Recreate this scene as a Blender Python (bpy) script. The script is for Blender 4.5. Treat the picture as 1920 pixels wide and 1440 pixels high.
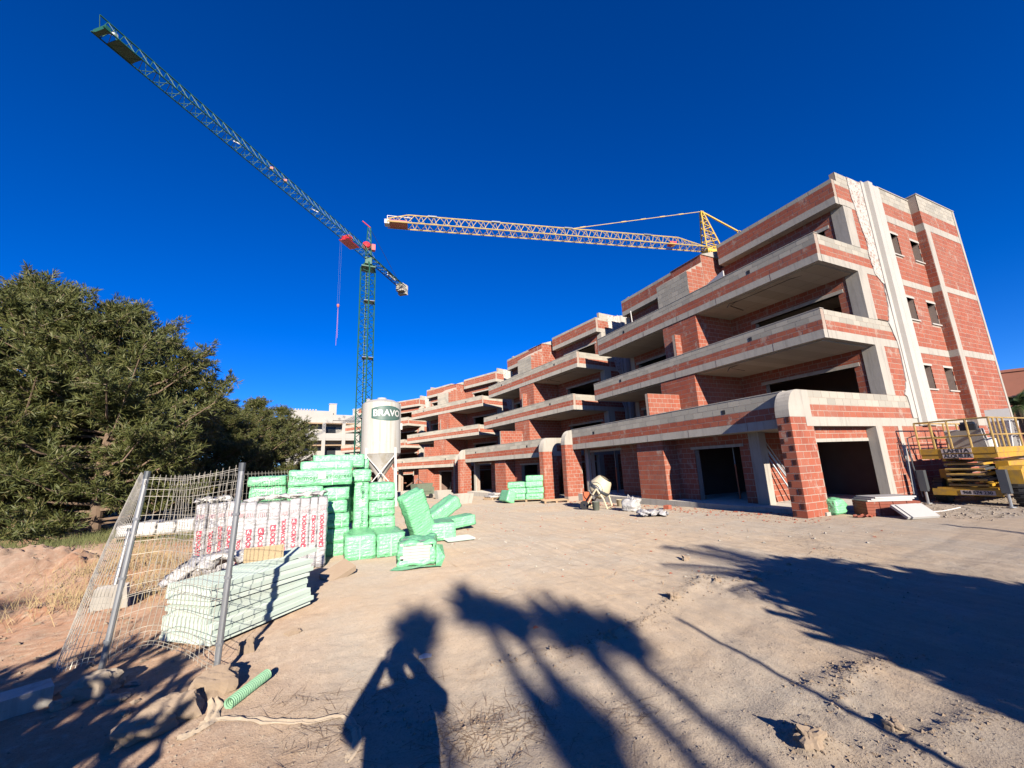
import bpy, math, random
import numpy as np
from mathutils import Vector, Matrix
random.seed(7); rng = np.random.default_rng(7)
for o in list(bpy.data.objects): bpy.data.objects.remove(o, do_unlink=True)
scene = bpy.context.scene
C = scene.collection

# ---------------------------------------------------------------- camera
CAM_H = 1.65
F_PX = 756.5                                   # focal length in photo pixels (photo is 1920 wide)
YAW, PITCH, ROLL = (math.radians(a) for a in (24.704, 11.554, -2.531))
def cam_axes():
    cy, sy, cp, sp = math.cos(YAW), math.sin(YAW), math.cos(PITCH), math.sin(PITCH)
    f = Vector((sy*cp, cy*cp, sp)); r = Vector((cy, -sy, 0)); u = r.cross(f)
    cr, sr = math.cos(ROLL), math.sin(ROLL)
    return cr*r + sr*u, -sr*r + cr*u, f
CR, CU, CF = cam_axes()
cam_data = bpy.data.cameras.new('camera'); cam = bpy.data.objects.new('camera', cam_data); C.objects.link(cam)
cam_data.sensor_width = 36; cam_data.lens = F_PX/1920*36; cam_data.clip_start = 0.02; cam_data.clip_end = 3000
m = Matrix.Identity(4)
for i in range(3): m[i][0] = CR[i]; m[i][1] = CU[i]; m[i][2] = -CF[i]
m.translation = (0, 0, CAM_H); cam.matrix_world = m
scene.camera = cam
def ray(x, y): return CR*((x-960)/F_PX) - CU*((y-720)/F_PX) + CF
def on_x(x, y, X): d = ray(x, y); return d*(X/d.x) + Vector((0, 0, CAM_H))
def on_y(x, y, Y): d = ray(x, y); return d*(Y/d.y) + Vector((0, 0, CAM_H))
def on_z(x, y, Z=0.0): d = ray(x, y); return d*((Z-CAM_H)/d.z) + Vector((0, 0, CAM_H))

# ---------------------------------------------------------------- sky, sun, exposure
SUN_EL, SUN_AZ = math.radians(20.0), math.radians(9.3)     # light travels towards +Y, 9.3 degrees to +X
world = bpy.data.worlds.new('World'); scene.world = world; world.use_nodes = True
wn = world.node_tree; wn.nodes.clear()
sky = wn.nodes.new('ShaderNodeTexSky'); sky.sky_type = 'NISHITA'; sky.sun_disc = False
sky.sun_elevation = SUN_EL; sky.sun_rotation = math.pi + SUN_AZ
sky.altitude = 0; sky.air_density = 0.7; sky.dust_density = 0.0; sky.ozone_density = 8.0
hs = wn.nodes.new('ShaderNodeHueSaturation'); hs.inputs['Saturation'].default_value = 1.15; hs.inputs['Hue'].default_value = 0.513
bg = wn.nodes.new('ShaderNodeBackground'); bg.inputs['Strength'].default_value = 0.088
wo = wn.nodes.new('ShaderNodeOutputWorld')
wn.links.new(sky.outputs[0], hs.inputs['Color']); wn.links.new(hs.outputs[0], bg.inputs[0]); wn.links.new(bg.outputs[0], wo.inputs[0])
sl = bpy.data.lights.new('sun', 'SUN'); sl.energy = 5.0; sl.angle = math.radians(0.53); sl.color = (1.0, 0.90, 0.76)
sun = bpy.data.objects.new('sun', sl); C.objects.link(sun)
SUN_DIR = Vector((math.sin(SUN_AZ)*math.cos(SUN_EL), math.cos(SUN_AZ)*math.cos(SUN_EL), -math.sin(SUN_EL)))
sun.rotation_euler = SUN_DIR.to_track_quat('-Z', 'Y').to_euler(); sun.location = (0, -20, 30)
scene.view_settings.view_transform = 'Standard'; scene.view_settings.look = 'None'
scene.view_settings.gamma = 1; scene.view_settings.use_curve_mapping = False
scene.view_settings.exposure = 1.07
scene.render.engine = 'CYCLES'
scene.render.resolution_x = 1024; scene.render.resolution_y = 768

# ---------------------------------------------------------------- helpers: noise
def hash2(ix, iy, s):
    n = (ix*374761393 + iy*668265263 + s*1442695041) & 0xffffffff
    n = ((n ^ (n >> 13))*1274126177) & 0xffffffff
    return ((n ^ (n >> 16)) & 0xffff)/65535.0
def vnoise(x, y, s=0):
    x = np.asarray(x, float); y = np.asarray(y, float)
    ix = np.floor(x).astype(np.int64); iy = np.floor(y).astype(np.int64)
    fx = x-ix; fy = y-iy; fx = fx*fx*(3-2*fx); fy = fy*fy*(3-2*fy)
    a = hash2(ix, iy, s); b = hash2(ix+1, iy, s); c = hash2(ix, iy+1, s); d = hash2(ix+1, iy+1, s)
    return (a*(1-fx)+b*fx)*(1-fy) + (c*(1-fx)+d*fx)*fy - 0.5
def fbm(x, y, s=0, o=4):
    t = 0; a = 1
    for k in range(o):
        t = t + a*vnoise(x*2**k, y*2**k, s+k*17); a *= 0.5
    return t

# ---------------------------------------------------------------- helpers: meshes
class MB:
    """collects shapes; build() links them as ONE mesh object"""
    def __init__(s): s.v = []; s.f = []; s.m = []
    def add(s, vs, fs, mi=0):
        o = len(s.v); s.v += [tuple(p) for p in vs]; s.f += [tuple(i+o for i in f) for f in fs]; s.m += [mi]*len(fs); return s
    def box(s, x0, x1, y0, y1, z0, z1, mi=0):
        v = [(x0,y0,z0),(x1,y0,z0),(x1,y1,z0),(x0,y1,z0),(x0,y0,z1),(x1,y0,z1),(x1,y1,z1),(x0,y1,z1)]
        return s.add(v, [(3,2,1,0),(4,5,6,7),(0,1,5,4),(1,2,6,5),(2,3,7,6),(3,0,4,7)], mi)
    def obox(s, c, size, M=None, mi=0):
        hx, hy, hz = (a/2 for a in size); c = Vector(c)
        v = [Vector((x,y,z)) for z in (-hz,hz) for x,y in ((-hx,-hy),(hx,-hy),(hx,hy),(-hx,hy))]
        if M is not None: v = [M @ p for p in v]
        return s.add([p+c for p in v], [(3,2,1,0),(4,5,6,7),(0,1,5,4),(1,2,6,5),(2,3,7,6),(3,0,4,7)], mi)
    def tube(s, p, q, r, n=6, r2=None, mi=0, cap=True):
        p = Vector(p); q = Vector(q); d = (q-p)
        if d.length < 1e-6: return s
        d.normalize(); a = d.orthogonal().normalized(); b = d.cross(a); r2 = r if r2 is None else r2
        v = []
        for c, rr in ((p, r), (q, r2)):
            for k in range(n):
                t = 2*math.pi*k/n; v.append(c + a*(math.cos(t)*rr) + b*(math.sin(t)*rr))
        f = [(k, (k+1) % n, n+(k+1) % n, n+k) for k in range(n)]
        if cap: f += [tuple(range(n-1, -1, -1)), tuple(range(n, 2*n))]
        return s.add(v, f, mi)
    def path(s, pts, r, n=6, mi=0, rs=None):
        pts = [Vector(p) for p in pts]; v = []; L = len(pts); a = None
        for i, p in enumerate(pts):
            d = (pts[min(i+1, L-1)] - pts[max(i-1, 0)]).normalized()
            if a is None: a = d.orthogonal().normalized()
            a = (a - d*a.dot(d)).normalized(); b = d.cross(a); rr = rs[i] if rs else r
            for k in range(n):
                t = 2*math.pi*k/n; v.append(p + a*(math.cos(t)*rr) + b*(math.sin(t)*rr))
        f = [(i*n+k, i*n+(k+1) % n, (i+1)*n+(k+1) % n, (i+1)*n+k) for i in range(L-1) for k in range(n)]
        f += [tuple(range(n-1, -1, -1)), tuple(range((L-1)*n, L*n))]
        return s.add(v, f, mi)
    def lathe(s, prof, n=32, c=(0,0,0), mi=0, M=None):
        v = []; c = Vector(c)
        for r, z in prof:
            for k in range(n):
                t = 2*math.pi*k/n; p = Vector((r*math.cos(t), r*math.sin(t), z)); v.append((M @ p if M else p) + c)
        f = [(i*n+k, i*n+(k+1) % n, (i+1)*n+(k+1) % n, (i+1)*n+k) for i in range(len(prof)-1) for k in range(n)]
        return s.add(v, f, mi)
    def prism(s, poly, fn, t0, t1, mi=0):
        """poly: list of (a,b); fn(a,b,t)->xyz; extruded t0..t1"""
        n = len(poly); v = [fn(a, b, t0) for a, b in poly] + [fn(a, b, t1) for a, b in poly]
        return s.add(v, [tuple(range(n-1, -1, -1)), tuple(range(n, 2*n))] + [(k, (k+1) % n, n+(k+1) % n, n+k) for k in range(n)], mi)
    def build(s, name, mats, parent=None, smooth=False, loc=None, rot=None):
        me = bpy.data.meshes.new(name); me.from_pydata(s.v, [], s.f)
        if not isinstance(mats, (list, tuple)): mats = [mats]
        for mt in mats: me.materials.append(mt)
        if len(mats) > 1: me.polygons.foreach_set('material_index', s.m)
        if smooth: me.polygons.foreach_set('use_smooth', [True]*len(me.polygons))
        me.validate(); me.update()
        return link(name, me, parent, loc, rot)
def link(name, me, parent=None, loc=None, rot=None):
    o = bpy.data.objects.new(name, me); C.objects.link(o)
    if parent is not None: o.parent = parent
    if loc is not None: o.location = loc
    if rot is not None: o.rotation_euler = rot
    return o
def mesh_np(name, V, Fq, mat, parent=None, smooth=False):
    """fast: V (n,3), Fq (m,4) numpy"""
    me = bpy.data.meshes.new(name); n, mm = len(V), len(Fq)
    me.vertices.add(n); me.vertices.foreach_set('co', np.asarray(V, np.float32).ravel())
    k = Fq.shape[1]
    me.loops.add(mm*k); me.loops.foreach_set('vertex_index', np.asarray(Fq, np.int32).ravel())
    me.polygons.add(mm); me.polygons.foreach_set('loop_start', np.arange(0, mm*k, k, dtype=np.int32))
    me.polygons.foreach_set('use_smooth', np.full(mm, bool(smooth)))
    me.materials.append(mat); me.update(calc_edges=True)
    return link(name, me, parent)
def tag(o, label=None, cat=None, group=None, kind=None):
    for k, v in (('label', label), ('category', cat), ('group', group), ('kind', kind)):
        if v: o[k] = v
    return o
def thing(name, label, cat, loc=(0,0,0), rz=0, group=None):
    o = bpy.data.objects.new(name, None); C.objects.link(o); o.location = loc; o.rotation_euler = (0,0,rz); o.empty_display_size = 0.2
    return tag(o, label, cat, group)
def text_mesh(txt, size, mat, parent, M, name='lettering', extrude=0.001, sx=1.0, bold=0.0):
    cu = bpy.data.curves.new('txt', 'FONT'); cu.body = txt; cu.size = size; cu.extrude = extrude; cu.align_x = 'CENTER'; cu.align_y = 'CENTER'; cu.offset = bold; cu.resolution_u = 3
    t = bpy.data.objects.new('txt', cu); C.objects.link(t)
    dg = bpy.context.evaluated_depsgraph_get(); dg.update()
    me = bpy.data.meshes.new_from_object(t.evaluated_get(dg)); bpy.data.objects.remove(t, do_unlink=True); bpy.data.curves.remove(cu)
    me.materials.clear(); me.materials.append(mat); me.transform(Matrix.Diagonal((sx,1,1,1))); me.transform(M)
    return link(name, me, parent)

# ---------------------------------------------------------------- ground height
def gz(x, y):
    x = np.asarray(x, float); y = np.asarray(y, float)
    z = np.interp(y, [8, 20.5, 34.5, 48.5, 90], [0, -.27, -.53, -.7, -.8])
    z = z + 0.55*np.exp(-((x+5.2)/1.9)**2 - ((y-11.0)/1.0)**2) + 0.30*np.exp(-((x+7.5)/2.0)**2 - ((y-13.5)/1.6)**2)
    return z
def gzf(x, y): return float(gz(x, y))
# ---------------------------------------------------------------- materials
class NT:
    def __init__(s, name):
        s.mat = bpy.data.materials.new(name); s.mat.use_nodes = True; s.t = s.mat.node_tree; s.t.nodes.clear()
        s.out = s.n('ShaderNodeOutputMaterial'); s.b = s.n('ShaderNodeBsdfPrincipled'); s.l(s.b.outputs[0], s.out.inputs[0])
        s.pos = s.n('ShaderNodeNewGeometry')
    def n(s, t, **k):
        x = s.t.nodes.new(t)
        for a, v in k.items(): setattr(x, a, v)
        return x
    def l(s, a, b): s.t.links.new(a, b)
    def put(s, sock, v):
        if hasattr(v, 'is_output'): s.l(v, sock)
        else: sock.default_value = v
    def mapping(s, vec=None, scale=(1,1,1), rot=(0,0,0)):
        mp = s.n('ShaderNodeMapping'); s.l(vec or s.pos.outputs['Position'], mp.inputs[0]); mp.inputs['Scale'].default_value = scale; mp.inputs['Rotation'].default_value = rot; return mp.outputs[0]
    def noise(s, sc, det=4, rough=.55, vec=None, dist=0):
        x = s.n('ShaderNodeTexNoise'); s.l(vec or s.pos.outputs['Position'], x.inputs['Vector']); x.inputs['Scale'].default_value = sc; x.inputs['Detail'].default_value = det; x.inputs['Roughness'].default_value = rough; x.inputs['Distortion'].default_value = dist; return x.outputs['Fac']
    def voro(s, sc, feat='F1', vec=None, out='Distance'):
        x = s.n('ShaderNodeTexVoronoi', feature=feat); s.l(vec or s.pos.outputs['Position'], x.inputs['Vector']); x.inputs['Scale'].default_value = sc; return x.outputs[out]
    def ramp(s, fac, stops):
        x = s.n('ShaderNodeValToRGB'); s.put(x.inputs[0], fac); e = x.color_ramp.elements
        while len(e) < len(stops): e.new(0.5)
        for i, (p, c) in enumerate(stops): e[i].position = p; e[i].color = (*c, 1) if len(c) == 3 else c
        return x.outputs[0]
    def mix(s, fac, a, b, mode='MIX'):
        x = s.n('ShaderNodeMix', data_type='RGBA', blend_type=mode); s.put(x.inputs[0], fac)
        for i, v in ((6, a), (7, b)): s.put(x.inputs[i], (*v, 1) if isinstance(v, tuple) and len(v) == 3 else v)
        return x.outputs[2]
    def math(s, op, a, b=0.0, clamp=False):
        x = s.n('ShaderNodeMath', operation=op, use_clamp=clamp); s.put(x.inputs[0], a); s.put(x.inputs[1], b); return x.outputs[0]
    def rnd(s):
        oi = s.n('ShaderNodeObjectInfo'); return s.math('FRACT', s.math('ADD', oi.outputs['Random'], s.pos.outputs['Random Per Island']))
    def bump(s, hgt, strength=.5, dist=.01):
        x = s.n('ShaderNodeBump'); x.inputs['Strength'].default_value = strength; x.inputs['Distance'].default_value = dist; s.l(hgt, x.inputs['Height']); s.l(x.outputs[0], s.b.inputs['Normal']); return x
    def fin(s, col, rough=.8, metal=0.0, spec=None):
        s.put(s.b.inputs['Base Color'], (*col, 1) if isinstance(col, tuple) else col); s.put(s.b.inputs['Roughness'], rough); s.b.inputs['Metallic'].default_value = metal
        if not hasattr(rough, 'is_output') and rough >= .8: s.b.inputs['Diffuse Roughness'].default_value = .9
        if spec is not None: s.b.inputs['Specular IOR Level'].default_value = spec
        return s.mat
def simple(name, col, rough=.7, metal=0, var=.15, sc=3.0, bump=0.0, bsc=40):
    t = NT(name); n = t.noise(sc, 5)
    c = t.mix(n, tuple(max(0, x*(1-var)) for x in col), tuple(min(1, x*(1+var)) for x in col))
    c = t.mix(t.math('MULTIPLY', t.math('GREATER_THAN', t.noise(sc*2.3, 6, .7), .62), .25), c, tuple(x*.6 for x in col))
    if bump: t.bump(t.noise(bsc, 5), bump, .01)
    return t.fin(c, rough, metal)
M = {}
# hollow clay brick
t = NT('clay_brick'); r = t.rnd()
c = t.ramp(r, [(0, (.26,.063,.032)), (.3, (.30,.074,.037)), (.7, (.33,.088,.044)), (.95, (.31,.090,.050)), (1, (.23,.064,.040))])
nz = t.noise(9, 5, .65)
c = t.mix(t.math('MULTIPLY', nz, .45), c, (.25,.062,.036))
sm = t.ramp(t.noise(3.0, 7, .75, t.mapping(scale=(1,1,.55))), [(.565, (0,0,0)), (.64, (1,1,1))])
c = t.mix(t.math('MULTIPLY', sm, .66), c, (.37,.305,.25))
dst = t.ramp(t.noise(.55, 5, .65), [(.42, (0,0,0)), (.70, (1,1,1))])
c = t.mix(t.math('MULTIPLY', dst, .30), c, (.30,.17,.12))
dk = t.ramp(t.noise(1.1, 6, .7, t.mapping(scale=(1.5,1.5,.4))), [(.55, (0,0,0)), (.72, (1,1,1))])
c = t.mix(t.math('MULTIPLY', dk, .35), c, (.12,.04,.028))
gr = t.noise(60, 2, .5, t.mapping(scale=(.15,.15,1)))
t.bump(t.math('ADD', gr, nz), .35, .004)
M['brick'] = t.fin(c, .85)
# mortar backing
t = NT('mortar'); n = t.noise(7, 6, .7)
c = t.mix(n, (.27,.22,.18), (.42,.36,.30)); c = t.mix(t.math('MULTIPLY', t.noise(1.7, 4), .3), c, (.308,.140,.098)); t.bump(t.noise(50, 4), .5, .006); M['mortar'] = t.fin(c, .95)
# cast concrete
t = NT('cast_concrete'); n = t.noise(1.3, 6, .65); n2 = t.noise(14, 5, .7)
c = t.mix(n, (.285,.262,.225), (.455,.425,.37)); c = t.mix(t.math('MULTIPLY', n2, .45), c, (.33,.30,.26))
st = t.ramp(t.noise(3.0, 6, .65, t.mapping(scale=(2.6,2.6,.22))), [(.50, (0,0,0)), (.66, (1,1,1))])
c = t.mix(t.math('MULTIPLY', st, .45), c, (.185,.17,.15))
rs_ = t.ramp(t.noise(2.0, 6, .7, t.mapping(scale=(4,4,.35))), [(.64, (0,0,0)), (.72, (1,1,1))])
c = t.mix(t.math('MULTIPLY', rs_, .35), c, (.27,.16,.09))
pit = t.ramp(t.noise(45, 4, .7), [(.33, (1,1,1)), (.40, (0,0,0))]); c = t.mix(t.math('MULTIPLY', pit, .35), c, (.15,.14,.12))
t.bump(n2, .4, .008); M['concrete'] = t.fin(c, .85)
# soffit with shuttering-board marks
t = NT('soffit_concrete'); sp = t.n('ShaderNodeSeparateXYZ'); t.l(t.pos.outputs['Position'], sp.inputs[0])
w = t.math('FRACT', t.math('MULTIPLY', sp.outputs[1], 2.0)); seam = t.math('LESS_THAN', w, .03)
w2 = t.math('LESS_THAN', t.math('FRACT', t.math('MULTIPLY', sp.outputs[0], .5)), .012)
bid = t.n('ShaderNodeTexWhiteNoise', noise_dimensions='1D'); t.l(t.math('FLOOR', t.math('MULTIPLY', sp.outputs[1], 2.0)), bid.inputs['W'])
c = t.mix(bid.outputs['Value'], (.336,.288,.224), (.432,.376,.304)); c = t.mix(t.math('MULTIPLY', t.noise(2.2, 5), .5), c, (.264,.232,.192))
c = t.mix(t.math('MULTIPLY', t.math('MAXIMUM', seam, w2), .6), c, (.160,.136,.112)); t.bump(t.noise(20, 4), .2, .004); M['soffit'] = t.fin(c, .85)
# concrete block
t = NT('concrete_block'); r = t.rnd(); c = t.ramp(r, [(0, (.281,.265,.226)), (.5, (.359,.335,.281)), (1, (.406,.374,.312))])
c = t.mix(t.math('MULTIPLY', t.noise(18, 6, .7), .4), c, (.281,.257,.218)); t.bump(t.noise(90, 3), .5, .004); M['block'] = t.fin(c, .95)
# white render, patchy
t = NT('white_render'); n = t.noise(2.0, 6, .7); c = t.mix(n, (.36,.34,.31), (.46,.44,.405)); c = t.mix(t.math('MULTIPLY', t.ramp(t.noise(7, 6, .75), [(.55,(0,0,0)),(.7,(1,1,1))]), .35), c, (.352,.320,.282)); t.bump(t.noise(30, 5), .35, .01); M['render'] = t.fin(c, .9)
t = NT('rough_plaster'); n = t.ramp(t.noise(9, 6, .75), [(.50,(0,0,0)),(.58,(1,1,1))]); c = t.mix(n, (.499,.474,.435), (.307,.218,.179)); t.bump(t.noise(14, 6, .75), 1.0, .05); M['plaster'] = t.fin(c, .95)
M['rubble'] = None
t = NT('rubble_infill'); n = t.ramp(t.noise(7, 6, .7), [(.38,(.104,.080,.072)),(.5,(.264,.232,.200)),(.62,(.336,.144,.104))]); t.bump(t.noise(12, 5), .8, .03); M['rubble'] = t.fin(n, .95)
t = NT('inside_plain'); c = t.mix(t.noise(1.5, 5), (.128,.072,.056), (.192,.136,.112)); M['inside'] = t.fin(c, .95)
# earth
def earth(name, pebbly=True):
    t = NT(name); P = t.pos.outputs['Position']; sp = t.n('ShaderNodeSeparateXYZ'); t.l(P, sp.inputs[0])
    n1 = t.noise(.35, 5, .6); n2 = t.noise(1.6, 6, .65); n3 = t.noise(11, 6, .7); n4 = t.noise(60, 4, .7)
    sand = t.mix(n2, (.275,.212,.150), (.375,.298,.220))
    grey = t.mix(n3, (.250,.214,.172), (.335,.297,.246))
    fac = t.ramp(t.math('ADD', n1, t.math('MULTIPLY', n2, .35)), [(.60,(0,0,0)),(.78,(1,1,1))])
    c = t.mix(fac, sand, grey)
    red = t.mix(n3, (.235,.103,.050), (.335,.180,.105))
    lf = t.n('ShaderNodeMapRange'); t.l(t.math('ADD', sp.outputs[0], t.math('MULTIPLY', n1, 2.2)), lf.inputs[0]); lf.inputs[1].default_value = 1.6; lf.inputs[2].default_value = -1.2
    c = t.mix(t.math('MULTIPLY', lf.outputs[0], t.ramp(n2, [(.3,(.45,)*3),(.7,(1,1,1))])), c, red)
    c = t.mix(t.math('MULTIPLY', t.ramp(n3, [(.5,(0,0,0)),(.70,(1,1,1))]), .65), c, (.375,.305,.235))
    c = t.mix(t.math('MULTIPLY', t.ramp(n4, [(.30,(1,1,1)),(.47,(0,0,0))]), .60), c, (.135,.097,.068))
    litter = t.ramp(t.noise(26, 6, .8, t.mapping(scale=(1,1.6,1))), [(.62,(0,0,0)),(.68,(1,1,1))])
    patch = t.ramp(t.noise(.8, 4, .6), [(.50,(0,0,0)),(.66,(1,1,1))])
    c = t.mix(t.math('MULTIPLY', litter, t.math('MULTIPLY', patch, .6)), c, (.085,.06,.04))
    trk = t.noise(2.2, 5, .65, t.mapping(scale=(3.2,.28,1), rot=(0,0,math.radians(32)))); tf = t.n('ShaderNodeMapRange'); t.l(sp.outputs[0], tf.inputs[0]); tf.inputs[1].default_value = 1.2; tf.inputs[2].default_value = 4.0
    c = t.mix(t.math('MULTIPLY', t.math('MULTIPLY', tf.outputs[0], t.ramp(trk, [(.42,(1,1,1)),(.58,(0,0,0))])), .50), c, (.215,.180,.145))
    c = t.mix(t.math('MULTIPLY', t.ramp(t.noise(.22, 4, .6), [(.46,(0,0,0)),(.62,(1,1,1))]), .35), c, (.245,.215,.178))
    v = t.voro(38, 'F1'); stones = t.ramp(v, [(.0,(1,1,1)),(.22,(0,0,0))])
    hgt = t.math('ADD', t.math('MULTIPLY', n3, .8), t.math('ADD', t.math('MULTIPLY', n4, .5), t.math('MULTIPLY', stones, .22)))
    t.b.inputs['Diffuse Roughness'].default_value = 1.0
    t.bump(hgt, .60, .022)
    return t.fin(c, .97, spec=.2)
M['earth'] = earth('dry_earth')
def stone(name, a, b):
    t = NT(name); c = t.mix(t.noise(6, 6, .65), a, b); c = t.mix(t.math('MULTIPLY', t.rnd(), .4), c, a); t.bump(t.noise(25, 5), .6, .02); return t.fin(c, .95)
M['stone'] = stone('pale_stone', (.22,.18,.135), (.36,.30,.235)); M['clod'] = stone('earth_clod', (.22,.16,.11), (.31,.245,.18))
# plants
t = NT('pine_needles'); n = t.noise(.9, 3); r = t.pos.outputs['Random Per Island']
c = t.ramp(r, [(0, (.050,.065,.016)), (.5, (.095,.105,.026)), (.9, (.150,.145,.042)), (1, (.210,.150,.070))])
c = t.mix(t.math('MULTIPLY', n, .5), c, (.070,.092,.025)); t.b.inputs['Transmission Weight'].default_value = 0
tr = t.n('ShaderNodeBsdfTranslucent'); t.l(c, tr.inputs[0]); mx = t.n('ShaderNodeMixShader'); mx.inputs[0].default_value = .22; t.l(t.b.outputs[0], mx.inputs[1]); t.l(tr.outputs[0], mx.inputs[2]); t.l(mx.outputs[0], t.out.inputs[0])
M['needles'] = t.fin(c, .6)
M['leaf'] = simple('dark_leaf', (.055,.085,.030), .5, var=.4, sc=2)
M['bark'] = simple('bark', (.160,.110,.075), .95, var=.4, sc=8, bump=.8, bsc=30)
M['drygrass'] = simple('dry_grass', (.360,.270,.140), .9, var=.35, sc=3)
M['scrub'] = simple('green_scrub', (.120,.130,.045), .9, var=.35, sc=3)
# wrapped insulation
def film(name, a, b, white, trans=.10):
    t = NT(name); tc = t.n('ShaderNodeTexCoord'); sp = t.n('ShaderNodeSeparateXYZ'); t.l(tc.outputs['Object'], sp.inputs[0])
    oi = t.n('ShaderNodeObjectInfo')
    n = t.noise(3.2, 5, .6, t.mapping(scale=(1,1,2.2)))
    st = t.math('SINE', t.math('ADD', t.math('MULTIPLY', sp.outputs[2], 2*math.pi/.062), t.math('MULTIPLY', n, 3.0)))
    st = t.math('MULTIPLY', t.math('ADD', st, 1.0), .5)
    c = t.mix(n, a, b); c = t.mix(t.math('MULTIPLY', st, .15), c, white)
    cr = t.ramp(t.noise(6, 6, .7, dist=1.2), [(.56,(0,0,0)),(.66,(1,1,1))]); c = t.mix(t.math('MULTIPLY', cr, .28), c, white)
    w = t.noise(5, 4, .6, dist=2.0); w2 = t.voro(9, 'DISTANCE_TO_EDGE', t.mapping(scale=(1,1,1.6)))
    t.bump(t.math('ADD', w, t.math('ADD', t.math('MULTIPLY', w2, .7), t.math('MULTIPLY', st, .12))), .75, .035)
    t.b.inputs['Coat Weight'].default_value = .25; t.b.inputs['Coat Roughness'].default_value = .25
    return t.fin(c, .38)
M['greenfilm'] = film('green_film', (.125,.43,.20), (.20,.53,.275), (.42,.66,.48))
M['greyfilm'] = film('grey_film', (.29,.28,.285), (.38,.37,.37), (.46,.45,.45))
M['whitefilm'] = film('white_film', (.384,.372,.353), (.484,.471,.453), (.533,.521,.496))
t = NT('foam_board'); r = t.rnd(); c = t.ramp(r, [(0,(.29,.355,.31)),(.5,(.36,.425,.38)),(1,(.42,.475,.43))]); c = t.mix(t.math('MULTIPLY', t.noise(9, 5), .3), c, (.42,.47,.43)); c = t.mix(t.math('MULTIPLY', t.ramp(t.noise(2.2,5),[(.5,(0,0,0)),(.7,(1,1,1))]),.25), c, (.40,.36,.30)); t.bump(t.noise(70, 3), .25, .003); M['foam'] = t.fin(c, .85)
M['redink'] = simple('red_ink', (.448,.024,.056), .5, var=.1)
M['greenink'] = simple('green_ink', (.024,.144,.064), .5, var=.1)
M['whiteink'] = simple('white_ink', (.558,.544,.524), .5, var=.05)
M['blackink'] = simple('black_ink', (.020,.020,.022), .5, var=.1)
M['osb'] = simple('chipboard', (.396,.304,.178), .85, var=.25, sc=45)
M['wood'] = simple('rough_wood', (.360,.252,.153), .85, var=.35, sc=9, bump=.4)
M['galv'] = simple('galvanised', (.270,.279,.288), .45, .55, var=.2, sc=7)
M['wire'] = simple('mesh_wire', (.450,.414,.342), .5, .35, var=.2, sc=9)
M['cgreen'] = simple('crane_green', (.010,.078,.052), .55, .05, var=.25, sc=2)
M['cyellow'] = simple('crane_yellow', (.50,.32,.035), .5, .05, var=.25, sc=2)
M['cpale'] = simple('crane_ochre', (.46,.335,.12), .55, .05, var=.25, sc=2)
M['red'] = simple('red_paint', (.540,.027,.036), .45, var=.15)
M['pink'] = simple('faded_red_paint', (.450,.117,.090), .6, var=.2)
M['black'] = simple('black_rubber', (.020,.020,.022), .7, var=.3, bump=.3)
M['steel'] = simple('dark_steel', (.090,.099,.108), .5, .5, var=.3)
M['cable'] = simple('steel_cable', (.045,.054,.072), .6, .3)
M['lift_plain'] = simple('lift_yellow', (.594,.351,.027), .45, var=.18, sc=3)
M['liftrail'] = simple('worn_rail_yellow', (.594,.423,.153), .5, var=.25, sc=8)
M['white'] = simple('white_paint', (.502,.488,.462), .6, var=.08, sc=2)
M['plate'] = simple('plate_pinkish', (.416,.352,.320), .5, var=.12, sc=6)
M['whiteslab'] = simple('white_slab', (.39,.38,.36), .6, var=.1, sc=4)
M['bucket'] = simple('grey_plastic', (.196,.212,.170), .6, var=.3, sc=9)
M['cream'] = simple('cream_paint', (.510,.442,.306), .55, var=.18, sc=6)
M['genset'] = simple('dusty_green', (.145,.170,.119), .7, var=.35, sc=8)
M['orange'] = simple('orange_plastic', (.468,.136,.060), .5, var=.2)
M['cloth'] = simple('dusty_fabric', (.35,.285,.21), .95, var=.3, sc=14, bump=.6)
M['tubegreen'] = simple('green_hose', (.17,.33,.20), .7, var=.3, sc=12)
M['terracotta'] = simple('terracotta_wall', (.306,.119,.076), .9, var=.12, sc=1.5)
M['skin'] = simple('skin', (.357,.221,.162), .5, var=.08); M['jacket'] = simple('dark_jacket', (.034,.043,.060), .9); M['jeans'] = simple('jeans', (.051,.068,.111), .9); M['hair'] = simple('hair', (.025,.017,.013), .8)
t = NT('silo_white'); tc = t.n('ShaderNodeTexCoord'); sp = t.n('ShaderNodeSeparateXYZ'); t.l(tc.outputs['Object'], sp.inputs[0])
n = t.noise(2.2, 5, .6, t.mapping(tc.outputs['Object'], (1.6,1.6,.08)))
rst = t.ramp(n, [(.50,(0,0,0)),(.64,(1,1,1))]); c = t.mix(t.math('MULTIPLY', rst, .6), (.41,.40,.37), (.29,.245,.165)); c = t.mix(t.math('MULTIPLY', t.noise(4, 6), .35), c, (.29,.275,.24)); M['silo'] = t.fin(c, .75)
t = NT('white_house'); c = t.mix(t.noise(.8, 5), (.36,.345,.32), (.44,.425,.395)); M['house'] = t.fin(c, .9)
M['darkglass'] = simple('window_glass', (.030,.035,.040), .15, var=.2)

M['cell'] = simple('brick_cell', (.07,.022,.016), .95)  # joint tone; on brick ends it stands in for shade inside the cells

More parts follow.
